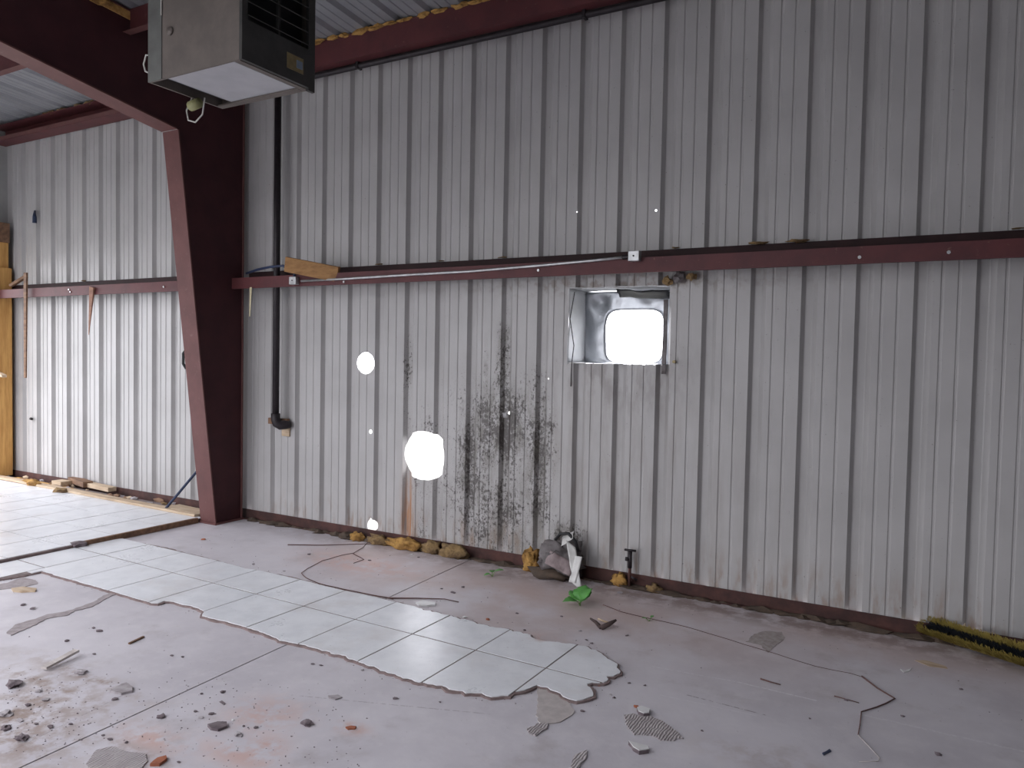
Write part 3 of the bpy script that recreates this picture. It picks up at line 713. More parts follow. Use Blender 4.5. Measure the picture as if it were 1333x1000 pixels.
# ------------------------------------------------------------------ unit heater
H0, H1 = Vector((-3.745, 2.58, 3.0)), Vector((-3.04, 3.06, 3.80))
ht = thing('unit_heater', 'beige box unit heater with dark louvred front hung from the roof', 'heater', ((H0.x + H1.x) / 2, (H0.y + H1.y) / 2, 3.0))
t = .012
mb = MB()
mb.box((H0.x, H0.y, 3.0), (H1.x, H0.y + t, 3.80)); mb.box((H0.x, H1.y - t, 3.0), (H1.x, H1.y, 3.80)); mb.box((H0.x, H0.y + t, 3.0), (H0.x + t, H1.y - t, 3.80)); mb.box((H0.x + t, H0.y + t, 3.788), (H1.x, H1.y - t, 3.80))
mb.build('cabinet', HEAT, ht)
MB().box((H0.x + .12, H0.y + t, 3.012), (H1.x - .075, H1.y - t, 3.018)).build('bottom_panel', HEATL, ht)
MB().box((H0.x + t, H0.y + t, 3.05), (H1.x - .02, H1.y - t, 3.055)).build('inner_baffle', BLACKP, ht)
MB().box((H1.x - .075 + .03, H0.y + t, 3.0), (H1.x - .01, H1.y - t, 3.012)).build('bottom_rail', HEAT, ht)
MB().box((H0.x + t, H1.y - t - .03, 3.0), (H1.x - .05, H1.y - t, 3.010)).build('bottom_rail', HEAT, ht)
fp = MB()                                     # front frame facing +X
xf = H1.x
fp.box((xf, H0.y, 3.0), (xf + .02, H0.y + .035, 3.80)); fp.box((xf, H1.y - .035, 2.985), (xf + .02, H1.y + .012, 3.80)); fp.box((xf, H0.y + .035, 3.0), (xf + .02, H1.y - .035, 3.20)); fp.box((xf, H0.y + .035, 3.76), (xf + .02, H1.y - .035, 3.80))
fr_o = fp.build('front_frame', HEATD, ht)
MB().box((xf - .06, H0.y + .02, 3.2), (xf - .05, H1.y - .02, 3.78)).build('heat_exchanger', BLACKP, ht)
for k in range(8):
    zc = 3.235 + k * .066
    MB().bar((xf + .0, H0.y + .035, zc), (xf + .0, H1.y - .035, zc), .05, .004, (.55, 0, 1)).build('louvre_slat', HEATD, fr_o)
MB().box((xf, (H0.y + H1.y) / 2 - .006, 3.20), (xf + .018, (H0.y + H1.y) / 2 + .006, 3.76)).build('louvre_mullion', HEATD, fr_o)
pl = MB().box((xf + .02, H1.y - .19, 3.055), (xf + .023, H1.y - .075, 3.135)).build('rating_plate', TAG, ht)
MB().box((xf + .023, H1.y - .125, 3.075), (xf + .027, H1.y - .085, 3.115)).build('switch', SWITCH, pl)
MB().box((H0.x + .002, H0.y - .004, 3.0), (H0.x + .115, H0.y, 3.80)).build('access_door', HEATG, ht)
MB().box((H0.x + .112, H0.y - .008, 3.33), (H0.x + .118, H0.y - .004, 3.80)).build('door_edge', WIRE, ht)
MB().tube([(H0.x + .185, H0.y, 3.235), (H0.x + .185, H0.y - .01, 3.235)], .022, 12).build('knockout', HEAT, ht, True)
for i in range(8):
    MB().tube([(H0.x + .04 + (i % 3) * .025 + (i // 3) * .008, H0.y - .005, 3.46 + i * .022), (H0.x + .04 + (i % 3) * .025 + (i // 3) * .008, H0.y - .008, 3.46 + i * .022)], .006, 8).build('vent_hole', CHIPW, ht)
for hx in (H0.x + .06, H1.x - .06):
    for hy in (H0.y + .06, H1.y - .06):
        MB().tube([(hx, hy, 3.80), (hx, hy, zr(hy) - .002)], .005, 6).build('hanger_rod', GALV, ht)
MB().tube([(H0.x - .0, H0.y + .02, 3.15), (H0.x - .035, H0.y + .01, 3.155), (H0.x - .055, H0.y + .01, 3.11), (H0.x - .04, H0.y + .01, 3.07), (H0.x, H0.y + .02, 3.05)], .005, 6).build('wire_loop', WIRE, ht, True)
MB().tube([(H0.x, H0.y + .05, 3.46), (H0.x - .04, H0.y + .01, 3.50), (H0.x - .07, H0.y + .0, 3.60), (H0.x - .06, H0.y + .01, 3.72), (H0.x, H0.y + .03, 3.78)], .004, 6).build('wire_loop', WIRE, ht, True)
q = Vector((H0.x + .03, H0.y + .27, 2.955))
MB().tube([q + Vector((-.04, 0, 0)), q + Vector((.035, 0, .01))], .028, 10).build('cable_connector', WIREG, ht, True)
MB().tube([q + Vector((-.03, 0, .045)), q + Vector((-.075, 0, -.02)), q + Vector((-.06, 0, -.075)), q + Vector((0, 0, -.095)), q + Vector((.06, 0, -.06)), q + Vector((.08, 0, .03))], .0045, 6).build('wire_loop', WIRE, ht, True)

# ------------------------------------------------------------------ timber at the far end
ps = thing('door_post', 'bright yellow pine post framing the doorway at the far end', 'post', (-9.68, 4.80, 0))
MB().box((-9.80 + .002, 4.62, PZ), (-9.62, 4.86, 2.50)).build('post_body', PINEV, ps, bevel=.004)
MB().box((-9.80 + .002, 4.60, 2.50), (-9.66, 4.845, 2.80)).build('jack_block', PINEV, ps, bevel=.004)
hd = mesh_thing(MB().box((-9.80 + .002, 1.0, 2.80), (-9.64, 4.85, 3.03)).build('door_header', OLDW, bevel=.004), 'brown timber header across the top of the far doorway', 'header')
q = wl(15, 490, 4.72); mesh_thing(MB().bar((-9.62, 4.70, 1.26), (-9.40, 4.66, 1.23), .05, .03).build('wood_peg', LATH), 'short pale wood peg sticking out of the pine post', 'wood peg')
mesh_thing(MB().bar(wl(33.5, 355, 4.66), wl(33, 492, 4.66), .055, .02, (0, 1, 0), .7).build('wood_strip', OLDW), 'thin vertical wood strip hanging across the far girt near the post', 'wood strip')
mesh_thing(MB().bar(wl(120, 374, 4.69), wl(115.5, 436, 4.72), .075, .02, (0, 1, 0), .12).build('wood_splinter', wood('reddish_splinter', (.30, .16, .11), (.2, .1, .07))), 'pointed reddish wood splinter dangling from the far girt', 'splinter')
q = wl(20, 372, 4.72); mesh_thing(MB().bar(wl(14, 372, 4.70), wl(34, 360, 4.78), .05, .03).build('wood_scrap', OLDW), 'brown wood scrap lodged on the girt beside the pine post', 'wood scrap')
# plates and loose lumber at the foot of the far wall
def plank(a, b, w, t, mat, name, label, cat='plank', bev=.003, up=(0, 0, 1), taper=1.0):
    a, b = Vector(a), Vector(b); o = MB().bar(a, b, w, t, up, taper).build(name, mat, bevel=bev)
    return mesh_thing(o, label, cat)
zc = PZ + .012
plank((-9.60, 4.66, zc), (-5.93, 4.60, zc), .09, .024, LATH, 'sill_plank', 'long pale sill plank lying along the foot of the far wall')
a_, b_ = fl(118, 704, .03), fl(262, 671, .03)
plank((PLAT_X + .012, 3.42, .024), (PLAT_X + .012, 4.515, .024), .03, .046, OLDW, 'edge_strip', 'brown timber edging strip between raised tiles and the column')
plank((PLAT_X + .006, 1.0, .016), (PLAT_X + .006, 3.40, .016), .014, .030, GROUT, 'edge_strip', 'dark mortar edge of the raised tile floor')
q = fl(122, 703, .03); mesh_thing(blob((PLAT_X + .02, 3.43, .03), (.05, .06, .025), 8, .4, 4, 2, .001).build('mortar_lump', CHIPD), 'dark lump at the end of the timber edging strip', 'mortar lump')
plank(fl(97, 627, .06) + Vector((0, -.02, .03)), fl(117, 634, .06) + Vector((0, -.02, .03)), .10, .06, OLDW, 'wood_chunk', 'brown broken wood chunk among the debris by the far wall', 'wood chunk')
plank(fl(120, 633, .05) + Vector((0, -.05, .03)), fl(152, 640, .05) + Vector((0, -.05, .03)), .09, .045, LATH, 'wood_board', 'pinkish short board lying on the sill plank', 'board')
plank(fl(86, 626, .07) + Vector((0, -.1, 0)), fl(98, 628, .07) + Vector((0, -.1, 0)), .12, .05, LATH, 'wood_board', 'pale splintered board end on the debris heap', 'board')
plank((-9.4, 4.78, .03), (-8.2, 4.74, .03), .05, .02, PINE, 'wood_strip', 'yellow wood strip behind the sill plank near the post', 'wood strip')
plank((-6.45, 4.70, .05), (-5.95, 4.66, .05), .16, .02, LATH, 'wood_board', 'flat pale board piece lying just behind the column foot', 'board')
for k in range(40):
    xk = random.uniform(-9.3, -5.95); s_ = random.uniform(.012, .035)
    mesh_thing(blob((xk, random.uniform(4.70, 4.85), PZ - .008 if False else .027 + s_ * .3), (s_ * 1.8, s_, s_ * .8), k + 200, .5, 4, 1).build('debris_crumb', random.choice([LATH, CHIPG, OLDW, INSUL2, CHIPD])), 'crumb of broken wood and mortar behind the far sill plank', 'debris', 'debris crumbs behind the sill plank')
mesh_thing(blob((-8.75, 4.62, PZ + .03), (.13, .06, .03), 17, .5, 4, 2, PZ).build('insulation_tuft', INSUL), 'yellow insulation clump on the sill plank near the far end', 'insulation')
mesh_thing(blob((-8.1, 4.57, PZ + .02), (.08, .05, .025), 18, .5, 4, 2, PZ).build('moss_clump', INSUL2), 'olive brown clump at the edge of the sill plank', 'debris clump')
# blue rod leaning beside the column
a_ = Vector((-6.40, 4.60, PZ + .02)); b_ = wl(258.5, 611, 4.83)
mesh_thing(MB().tube([a_, b_], .013, 8).build('leaning_rod', BLUEP), 'thin dark blue rod leaning on the wall behind the column foot', 'rod')
q = wl(242.5, 467, YW - .03)
mesh_thing(MB().tube([q + Vector((0, 0, .09)), q + Vector((-.02, -.02, .05)), q + Vector((-.02, -.02, -.05)), q + Vector((0, 0, -.10))], .014, 8).build('cable_stub', BLACKP), 'black cable stub on the wall just left of the column', 'cable')
q = wl(51, 281, YW)
hk = mesh_thing(MB().tube([q + Vector((-.07, -.01, .06)), q + Vector((-.02, -.04, .01)), q + Vector((0, -.05, -.02)), q + Vector((0, -.05, -.09))], [.010, .016, .022, .024], 8).build('wall_hook', BLUEP), 'small dark hook high on the far end of the wall', 'hook')
q = wl(42, 545, YW); mesh_thing(MB().tube([q + Vector((-.02, -.005, 0)), q + Vector((.02, -.03, 0)), q + Vector((.05, -.03, .0))], .014, 8).build('wall_stub', BLACKP), 'small black stub low on the far wall near the post', 'stub')

# ------------------------------------------------------------------ at the foot of the wall
lab = ['orange insulation roll end bulging out below the rust streak', 'small yellow insulation clump under the small bottom hole', 'torn tan insulation strip beside the orange bulge', 'grey-brown insulation heap at the foot of the mildew', 'tall yellow insulation tuft at the near end of the trash bundle', 'yellow insulation wad behind the trash bundle', 'mustard insulation wad right of the trash bundle', 'yellow insulation clump behind the small standpipe', 'low tan insulation clump between the two holes', 'dark insulation clump with dirt by the bottom hole', 'pale insulation shred right of the standpipe']
spec = [(540, 706, .17, .05, .055, INSUL), (483, 694, .06, .05, .04, INSUL), (583, 708, .10, .04, .06, INSUL2), (610, 713, .12, .05, .06, INSUL2), (699, 735, .045, .04, .075, INSUL), (715, 727, .06, .04, .10, INSUL), (764, 737, .05, .04, .10, INSUL), (815, 753, .06, .03, .055, INSUL), (511, 698, .10, .05, .045, INSUL2), (470, 691, .07, .05, .03, SOIL), (860, 760, .05, .03, .03, INSUL2)]
for k, (px, py, rx, ry, rz, mt) in enumerate(spec):
    p = fl(px, py + 4); mesh_thing(blob((p.x, min(p.y, YW - ry - .02), rz * .55), (rx, ry, rz), k + 300, .5, 5.5, 3, .001).build('insulation_clump', mt, None, True), lab[k], 'insulation')
# trash bundle
p = fl(735, 752); bx, by = p.x, min(p.y, YW - .16)
tb = thing('trash_bundle', 'crumpled grey and white trash bundle slumped against the wall foot', 'trash', (bx, by, 0))
blob((bx - .02, by + .06, .13), (.16, .09, .10), 51, .5, 5, 3, .001).build('plastic_wad', GRIME, tb, True)
crumple((bx - .16, by - .02, .10), (.30, .02, .02), (-.02, .12, .14), 12, 8, .035, 21, 9).build('crumpled_sheet', GRIME, tb, True)
crumple((bx + .05, by - .02, .30), (.07, .01, -.05), (.08, -.05, -.28), 6, 12, .02, 22, 8).build('white_strip', FACING, tb, True)
crumple((bx + .00, by - .01, .25), (.10, .0, .06), (-.01, .05, .04), 8, 4, .02, 23, 12).build('white_strip', FACING, tb, True)
crumple((bx + .10, by - .06, .0 + .02), (.05, .0, .0), (.03, .03, .18), 4, 10, .012, 24, 9).build('white_strip', FACING, tb, True)
crumple((bx - .10, by - .05, .12), (.20, -.01, -.06), (.02, .05, .08), 10, 6, .02, 26, 11).build('label_sheet', simple('smudged_pinkish_paper', (.30, .24, .24), (.16, .12, .12), .7), tb, True)
MB().tube([(bx - .05, by + .02, .28), (bx + .0, by - .01, .33), (bx + .06, by - .0, .34), (bx + .11, by + .01, .29), (bx + .13, by + .02, .22)], .012, 8).build('black_strap', BLACKP, tb, True)
blob((bx - .06, by - .0, .03), (.17, .06, .04), 53, .5, 5, 2, .001).build('dirt_heap', SOIL, tb, True)
# standpipe
p = fl(823, 763); sx, sy = p.x, YW - .06
st = thing('standpipe', 'small dark standpipe with a tee handle valve at the wall foot', 'pipe', (sx, sy, 0))
MB().tube([(sx, sy, .002), (sx, sy, .20)], .011, 8).build('riser', BASE, st, True)
MB().tube([(sx, sy, .14), (sx, sy, .255)], .015, 8).build('valve_body', BLACK, st, True)
MB().tube([(sx - .04, sy, .26), (sx + .04, sy, .262)], .008, 8).build('tee_handle', BLACK, st, True)
MB().tube([(sx - .03, sy - .01, .20), (sx - .005, sy - .005, .20)], .014, 8).build('spout', BLACK, st, True)
MB().tube([(sx + .01, sy, .08), (sx + .05, sy + .01, .06)], .008, 6).build('branch', BLACK, st, True)
# push broom head lying on its side, bristles toward the room
bl = fl(1192, 826, .0); br = fl(1333, 872, .0)
dirx = Vector((br.x - bl.x, br.y - bl.y, 0)).normalized()
BL = .61; nrm = Vector((dirx.y, -dirx.x, 0)).normalized()
if nrm.y > 0: nrm = -nrm
o0 = Vector((bl.x + .03, bl.y, 0)) ; hh = .105
bm_ = thing('push_broom', 'push broom head with yellow edged black bristles lying by the wall', 'broom', tuple(o0 + dirx * BL / 2))
tilt = (nrm * .72 + Vector((0, 0, .69))).normalized()       # bristles point out and up
side = dirx.cross(tilt).normalized()
if side.z < 0: side = -side
cb = o0 + dirx * BL / 2 + Vector((0, 0, .058)) - tilt * .03
MB().bar(cb - dirx * (BL / 2 - .02), cb + dirx * (BL / 2 - .02), .05, .028, tilt).build('block', BLACKP, bm_, bevel=.006)
def tufts(n, inner):
    mb = MB()
    for k in range(n):
        if inner:
            u = random.uniform(-BL / 2 + .03, BL / 2 - .03); v = random.uniform(-.020, .020)
        else:
            t = random.uniform(0, 2 * (BL + .0) + .16)
            if t < BL: u, v = t - BL / 2, .042 + random.uniform(-.012, .008)
            elif t < 2 * BL: u, v = t - BL * 1.5, -.042 + random.uniform(-.008, .012)
            else: u, v = random.choice((-1, 1)) * (BL / 2 - random.uniform(-.008, .014)), random.uniform(-.045, .045)
        b = cb + dirx * (u * .98) + side * (v * .8) + tilt * .012
        L = random.uniform(.060, .075) * (.82 if inner else 1)
        dv = (tilt + dirx * random.gauss(0, .10) + side * (v * 4 + random.gauss(0, .12))).normalized()
        e = b + dv * L; a = dirx * .0022; c = side * .0022
        mb.add([b - a - c, b + a - c, b + c, e - a * .6, e + a * .6, e + c * .6], [(0, 1, 4, 3), (1, 2, 5, 4), (2, 0, 3, 5), (3, 4, 5)])
    return mb
o = tufts(2600, False).build('outer_bristles', YBRIS, bm_, fix=False); o['kind'] = 'stuff'
o = tufts(1800, True).build('inner_bristles', BBRIS, bm_, fix=False); o['kind'] = 'stuff'

# seedlings
def leaf_mesh(c, d, n, L, Wd):
    c, d, n = Vector(c), Vector(d).normalized(), Vector(n); sd_ = d.cross(n).normalized(); n = sd_.cross(d)
    vs = []; N = 8
    for i in range(N + 1):
        t = i / N; w_ = Wd * math.sin(math.pi * (t ** .75)) * (1 + .18 * math.sin(t * 26)) * .5
        sp_ = c + d * (L * t) - n * (L * .25 * t * t)
        vs += [sp_ - sd_ * w_ + n * w_ * .25, sp_, sp_ + sd_ * w_ + n * w_ * .25]
    fs = []
    for i in range(N):
        for j in range(2): a = i * 3 + j; fs.append((a, a + 1, a + 4, a + 3))
    return MB().add(vs, fs)
def seedling(px, py, leaves, label):
    p = fl(px, py); g_ = thing('seedling', label, 'plant', tuple(p))
    for ang, el, L, Wd, h in leaves:
        d = Vector((math.cos(ang) * math.cos(el), math.sin(ang) * math.cos(el), math.sin(el)))
        b = p + Vector((0, 0, h)); st_ = d.copy(); st_.z = .2
        MB().tube([p + Vector((0, 0, .001)), p + Vector((0, 0, h * .6)) + d * .01, b + d * .02], .0025, 5).build('stem', STEM, g_)
        o = leaf_mesh(b + d * .015, d, Vector((0, 0, 1)) if abs(el) < 1.2 else Vector((0, -1, 0)), L, Wd).build('leaf', LEAF, g_, True, fix=False)
        sd = o.modifiers.new('body', 'SOLIDIFY'); sd.thickness = .0015
seedling(641, 751, ((.3, .5, .07, .05, .03), (2.2, .2, .06, .04, .025), (4.0, .1, .05, .04, .02)), 'tiny pale green seedling on the concrete by the mildewed wall')
seedling(755, 789, ((.9, .95, .10, .10, .025), (2.6, .55, .11, .10, .025), (3.9, .3, .10, .10, .025), (5.2, .5, .09, .09, .03), (1.7, .8, .13, .12, .02)), 'bright green leafy seedling on the floor in front of the trash bundle')
seedling(845, 809, ((1.2, .4, .03, .02, .015), (3.5, .3, .03, .018, .012)), 'minute yellowish sprout on the floor near the standpipe')

# ------------------------------------------------------------------ twigs, vines
def twig(pts, r, label, name='dead_twig', mat=TWIG, lift=.004):
    P = []
    for i, (px, py) in enumerate(pts):
        q = fl(px, py); P.append(q + Vector((0, 0, r + lift * abs(noise.noise(Vector((px * .05, py * .05, 0)))))))
    Q = []
    for a, b in zip(P, P[1:]):
        n = max(1, int((b - a).length / .06))
        for i in range(n):
            v = a.lerp(b, i / n); Q.append(v + Vector((noise.noise(v * 14) * .006, noise.noise(v * 14 + Vector((5, 0, 0))) * .006, 0)))
    Q.append(P[-1]); n = len(Q)
    return mesh_thing(MB().tube(Q, [r * (1 - .5 * i / n) for i in range(n)], 6).build(name, mat, None, True), label, 'twig')
twig([(512, 781), (480, 775), (446, 768), (415, 761), (398, 753), (392, 747), (400, 741), (420, 731), (445, 724), (459, 721)], .006 * .7, 'long curved dead vine looping over the edge of the tile strip')
twig([(375, 710), (420, 710.5), (470, 709), (500, 708.5)], .006 * .7, 'straight dead twig lying near the bottom hole')
twig([(459, 721), (474, 729), (460, 734)], .005 * .7, 'short forked twig at the end of the curved vine')
twig([(459, 721), (472, 714), (480, 705)], .004 * .7, 'thin twig rising toward the bottom hole insulation')
twig([(505, 780), (545, 780), (578, 781), (597, 785)], .007 * .7, 'brown twig along the tile edge beside a white shard')
twig([(785, 788), (808, 797), (850, 807), (895, 817), (1010, 852), (1060, 868), (1108, 878), (1122, 882)], .0035 * .7, 'long thin vine running across the concrete toward the broom')
twig([(1122, 882), (1142, 897), (1165, 911), (1140, 922), (1121, 928), (1120, 945), (1117, 958)], .006 * .7, 'kinked dead vine bending back on the open concrete')
twig([(1117, 958), (1133, 975), (1145, 988), (1143, 992), (1118, 993)], .003 * .7, 'thin pale curled vine tip near the picture bottom', mat=GREYW)
twig([(990, 885), (1003, 889), (1016, 893)], .006 * .7, 'short thick dead twig on the open concrete')
twig([(616, 700), (628, 712), (640, 727), (648, 737)], .003 * .7, 'pale straw leaning by the foot of the mildew', mat=LATH)
twig([(1085, 907), (1103, 911), (1118, 916)], .004 * .7, 'short dark twig left of the kinked vine')
# twisted bark piece
p = fl(780, 819); bk = thing('bark_piece', 'dark forked bark piece on the clay stained floor', 'bark', tuple(p))
MB().tube([p + Vector((.01, 0, .008)), p + Vector((.05, .03, .03)), p + Vector((.085, .05, .055))], [.016, .014, .006], 7).build('prong', BARK, bk, True)
MB().tube([p + Vector((.01, 0, .010)), p + Vector((-.04, .04, .022)), p + Vector((-.09, .08, .02))], [.012, .010, .006], 7).build('prong', BARK, bk, True)
MB().tube([p + Vector((-.05, .1, .02)), p + Vector((0, .08, .02)), p + Vector((.04, .07, .022))], .006, 6).build('prong', LATH, bk, True)

# ------------------------------------------------------------------ rubble
CHIPS = {'grey': CHIPG, 'dark': CHIPD, 'red': CHIPR, 'white': CHIPW}
def chip(px, py, w, col, seed, flat=.35):
    p = fl(px, py); k = (p - Vector((0, 0, CAM_H))).length / F_PX; r = w * k * .42
    hgt = max(.004, r * flat)
    return blob((p.x, p.y, hgt * .6), (r, r * .75, hgt), seed, .55, 4, 1 if w < 12 else 2, .0008).build('rubble_chip', CHIPS[col])
rub = [(105, 876, 16, 'grey'), (50, 901, 10, 'grey'), (59, 912, 9, 'grey'), (36, 919, 9, 'dark'), (7, 931, 17, 'grey'), (26, 938, 11, 'grey'), (8, 949, 14, 'dark'), (28, 962, 17, 'dark'), (65, 947, 11, 'dark'), (47, 943, 7, 'dark'), (150, 911, 9, 'dark'), (209, 934, 12, 'dark'), (122, 852, 6, 'dark'), (224, 854, 6, 'dark'), (238, 856, 5, 'dark'), (87, 835, 8, 'dark'), (134, 958, 6, 'dark'), (143, 963, 7, 'dark'), (165, 967, 6, 'dark'), (92, 943, 7, 'dark'), (290, 916, 10, 'dark'), (290, 902, 9, 'dark'), (262, 904, 6, 'dark'), (254, 927, 6, 'dark'), (275, 930, 9, 'dark'), (262, 935, 8, 'grey'), (303, 938, 5, 'white'), (310, 958, 13, 'grey'), (333, 948, 8, 'dark'), (317, 946, 5, 'dark'), (400, 943, 17, 'dark'), (407, 865, 7, 'dark'), (418, 867, 6, 'dark'), (233, 993, 6, 'dark'), (472, 873, 6, 'grey'), (516, 787, 8, 'dark'), (605, 804, 8, 'white'), (575, 767, 5, 'dark'), (673, 799, 5, 'dark'), (683, 821, 6, 'dark'), (731, 803, 5, 'dark'), (807, 772, 9, 'grey'), (816, 828, 7, 'dark'), (764, 834, 5, 'dark'), (515, 910, 9, 'dark'), (573, 915, 4, 'dark'), (635, 807, 8, 'red'), (828, 921, 8, 'red'), (758, 926, 8, 'dark'), (799, 909, 6, 'dark'), (839, 893, 5, 'dark'), (819, 890, 6, 'dark'), (914, 952, 4, 'dark'), (1251, 898, 5, 'dark'), (1175, 933, 6, 'dark'), (1054, 936, 4, 'dark'), (1101, 912, 6, 'dark'), (1222, 983, 9, 'dark'), (19, 893, 22, 'dark'), (122, 818, 7, 'dark'), (130, 822, 9, 'dark'), (42, 793, 8, 'dark'), (30, 788, 8, 'dark'), (196, 742, 5, 'dark'), (108, 732, 4, 'dark'), (420, 780, 4, 'dark'), (462, 796, 7, 'red'), (402, 722, 6, 'dark'), (481, 730, 5, 'dark'), (535, 722, 6, 'white'), (545, 726, 5, 'dark'), (265, 703, 8, 'red'), (330, 735, 7, 'grey'), (370, 744, 5, 'grey'), (590, 772, 9, 'dark'), (603, 765, 7, 'dark'), (755, 822, 6, 'grey'), (770, 838, 6, 'dark'), (795, 905, 5, 'grey'), (750, 915, 8, 'grey'), (742, 914, 7, 'red'), (770, 912, 7, 'dark'), (779, 893, 7, 'red'), (786, 889, 7, 'dark')]
CW = {'grey': 'grey mortar crumb', 'dark': 'dark dirt crumb', 'red': 'reddish brick crumb', 'white': 'white tile crumb'}
for k, (px, py, w_, col_) in enumerate(rub):
    if px < 130 and py > 870: where = 'on the dirty floor patch at the front left corner'
    elif px < 260 and py < 870: where = 'on the bare floor beside the left end of the tile strip'
    elif py > 840 and px < 360: where = 'near the long floor joint in the foreground'
    elif py > 855 and px < 600: where = 'on the bare floor below the middle of the tile strip'
    elif px < 560 and py < 800: where = 'around the curved vine behind the tile strip'
    elif py < 845: where = 'on the clay stained floor in front of the wall'
    elif px < 860: where = 'at the broken right end of the tile strip'
    else: where = 'on the open concrete at the right'
    mesh_thing(chip(px, py, w_, col_, k + 400), CW[col_] + ' ' + where, 'rubble', col_ + ' crumbs ' + where)
def flake(pts, h, mat, name, label, cat, jag=.004):
    P = [fl(a, b) for a, b in pts]; Q = []
    for k in range(len(P)):
        a, b = P[k], P[(k + 1) % len(P)]; n = max(1, min(10, int((b - a).length / .02)))
        for i in range(n):
            v = a.lerp(b, i / n); Q.append(Vector((v.x + noise.noise(v * 40) * jag, v.y + noise.noise(v * 40 + Vector((7, 0, 0))) * jag)))
    return mesh_thing(MB().prism(Q, .0004, h).build(name, mat, bevel=0), label, cat)
flake([(143, 902), (158, 893), (165, 891), (173, 897), (172, 902), (158, 905)], .010, CHIPG, 'mortar_flake', 'flat grey pointed mortar flake left of the sawn floor joint', 'flake')
flake([(270, 946), (283, 943), (295, 943), (297, 948), (284, 953), (274, 951)], .012, CHIPD, 'mortar_flake', 'dark crumbly mortar flake in the front left of the floor', 'flake')
flake([(195, 998), (205, 990), (216, 987), (217, 991), (208, 998)], .012, CHIPR, 'brick_chip', 'orange-red brick chip at the front left edge', 'brick chip')
flake([(450, 948), (457, 946), (464, 947), (462, 950), (453, 951)], .006, CHIPR, 'brick_chip', 'flat red brick fleck in the front middle of the floor', 'brick chip')
flake([(541, 786), (550, 783.5), (566, 786), (567, 789), (556, 790), (545, 789)], .011, CHIPW, 'tile_shard', 'white glazed shard beside the twig at the tile strip edge', 'tile shard')
def shard(pts, label):
    o = flake(pts, .016, CHIPD, 'tile_shard', label, 'tile shard')
    c_ = o.location; P = [fl(a, b) for a, b in pts]; m_ = sum(P, Vector()) / len(P)
    MB().prism([m_ + (q - m_) * .97 for q in P], .016, .0195).build('glaze', CHIPW, o)
    bpy.context.view_layer.update()
    o.children[0].matrix_parent_inverse = o.matrix_world.inverted()
shard([(829, 926), (835, 924), (846, 928), (845, 933), (838, 934), (831, 931)], 'thick white tile chunk lying on a combed mortar patch')
shard([(818, 970), (828, 973), (844, 977), (845, 981), (832, 983), (824, 978)], 'long white tile chunk nearest the front edge')
flake([(1172, 872), (1178, 874), (1187, 870.5), (1183, 875), (1176, 876)], .004, CHIPW, 'paper_scrap', 'white paper scrap on the dark concrete near the broom', 'paper scrap')
flake([(1070, 982), (1080, 977), (1082, 979), (1072, 984)], .006, BLUEP, 'plastic_bit', 'tiny dark blue plastic bit on the front floor', 'plastic bit')
flake([(15, 768), (30, 766), (48, 768), (46, 771), (28, 772), (17, 771)], .012, LATH, 'wood_chip', 'tan wood chip on the bare floor beside the left tiles', 'wood chip')
a_, b_ = fl(57, 871, .012), fl(100, 852, .012)
plank(a_ + Vector((0, 0, .004)), b_ + Vector((0, 0, .02)), .035, .012, GREYW, 'lath_piece', 'pale grey lath stick raised at one end on the left floor', 'lath', .001)
a_, b_ = fl(168, 838, .005), fl(187, 829, .005); plank(a_, b_, .012, .008, OLDW, 'splinter', 'small dark splinter on the floor left of the joint', 'splinter', 0)
flake([(427, 907), (440, 906), (446, 909), (437, 912), (428, 910)], .006, CHIPG, 'mortar_flake', 'thin grey mortar flake near the front of the tile strip', 'flake')
# mortar patches left on the slab
flake([(700, 893), (712, 896), (728, 904), (735, 911), (742, 918), (748, 926), (742, 934), (730, 941), (716, 943), (704, 945), (698, 935), (700, 915)], .004, PATCH, 'mortar_patch', 'tan mortar patch against the broken end of the tile strip', 'mortar patch', .010)
flake([(686, 951), (700, 944), (714, 942), (712, 950), (697, 959), (690, 956)], .006, COMBED, 'mortar_patch', 'small ridged mortar patch below the tan patch', 'mortar patch', .010)
flake([(812, 932), (824, 930), (848, 934), (862, 940), (880, 952), (889, 962), (876, 965), (860, 964), (848, 958), (826, 957), (815, 945)], .004, COMBED, 'mortar_patch', 'combed grey mortar patch under the white tile chunk', 'mortar patch', .010)
flake([(741, 1000), (748, 985), (758, 980), (765, 978), (763, 988), (755, 998), (748, 1006)], .006, COMBED, 'mortar_patch', 'narrow ridged mortar patch at the bottom edge of the view', 'mortar patch', .010)
flake([(112, 995), (125, 978), (145, 973), (165, 980), (188, 982), (192, 992), (180, 1008), (120, 1010)], .005, COMBED, 'mortar_patch', 'large combed mortar patch at the bottom left edge', 'mortar patch', .010)
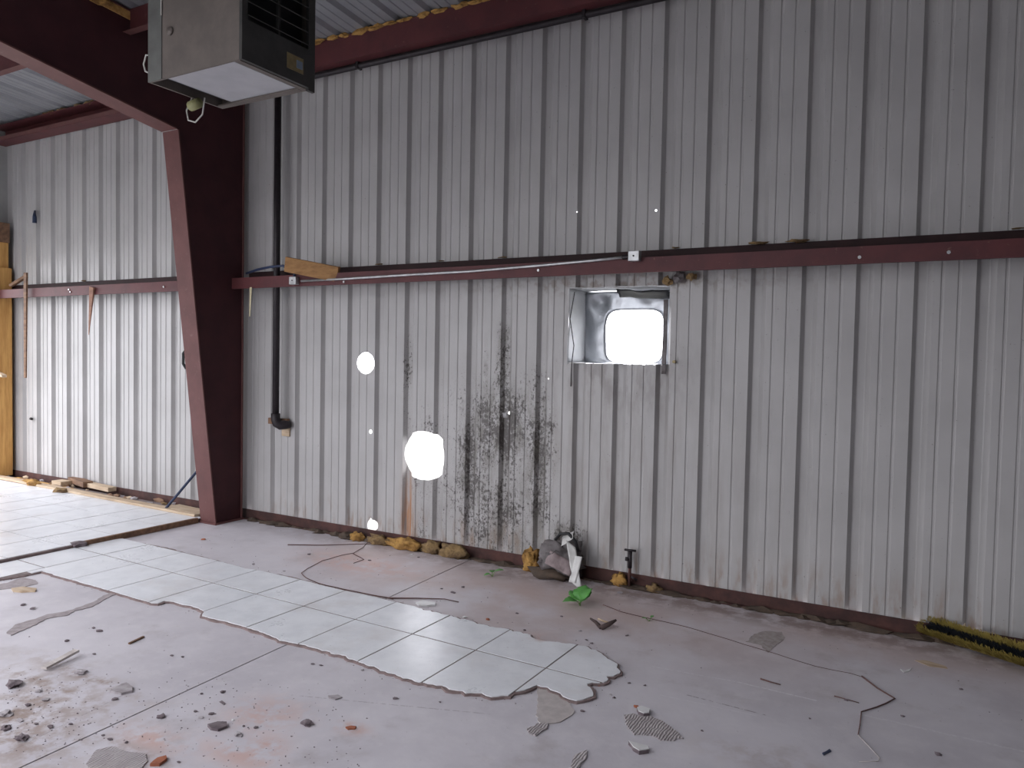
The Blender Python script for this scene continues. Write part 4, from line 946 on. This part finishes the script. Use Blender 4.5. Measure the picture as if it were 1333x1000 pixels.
flake([(8, 824), (20, 814), (50, 805), (60, 801), (72, 799), (84, 797), (95, 794), (120, 785), (135, 776), (150, 770.5), (154, 772), (140, 779), (128, 786), (118, 791), (98, 796), (86, 802), (70, 804), (60, 807), (35, 819), (14, 828)], .004, MORTAR, 'mortar_patch', 'long brownish mortar band crossing the left bare floor', 'mortar patch', .010)
flake([(-20, 765), (10, 759), (30, 752), (46, 756), (50, 760), (30, 765), (0, 768)], .003, MORTAR, 'mortar_patch', 'mortar smear under the left third row of tiles', 'mortar patch', .010)
flake([(981, 826), (996, 822), (1018, 823), (1022, 832), (1008, 842), (1000, 850), (990, 840), (972, 836)], .002, simple('pale_scrape', (.42, .38, .36), (.30, .26, .25), .9, 0, 30, .4, .004), 'mortar_patch', 'pale scraped mortar spot near the long thin vine', 'mortar patch', .010)
flake([(1190, 860), (1205, 860), (1232, 868), (1234, 871), (1210, 868)], .002, LATH, 'straw_scrap', 'pale straw scrap on the floor in front of the broom', 'straw')
# grit nobody could count
gm = MB()
for k in range(900):
    r_ = random.random()
    if r_ < .35: p = fl(random.gauss(60, 90), random.gauss(930, 45))
    elif r_ < .55: p = fl(random.uniform(200, 480), random.uniform(880, 1000))
    elif r_ < .8:
        p = outl[random.randrange(len(outl))]; p = Vector((p.x + random.gauss(0, .05), p.y + random.gauss(0, .05), 0))
        if p.x < PLAT_X + .05: continue
    else: p = Vector((random.uniform(-5.3, .4), random.uniform(3.7, 4.8), 0))
    if p.x < PLAT_X + .05 or p.y > 4.8: continue
    s_ = random.uniform(.0012, .0045); hz = s_ * random.uniform(.5, 1); a = random.uniform(0, 6.3)
    e1 = Vector((math.cos(a), math.sin(a), 0)) * s_; e2 = Vector((-math.sin(a), math.cos(a), 0)) * s_ * .7; b = Vector((p.x, p.y, .0004 if True else 0))
    gm.add([b - e1 - e2, b + e1 - e2 * .6, b + e1 * .7 + e2, b - e1 * .8 + e2 * .7, b + Vector((0, 0, hz))], [(0, 1, 4), (1, 2, 4), (2, 3, 4), (3, 0, 4), (3, 2, 1, 0)])
o = gm.build('floor_grit', CHIPD); o['kind'] = 'stuff'; mesh_thing(o, 'fine dark grit strewn over the concrete floor', 'grit')
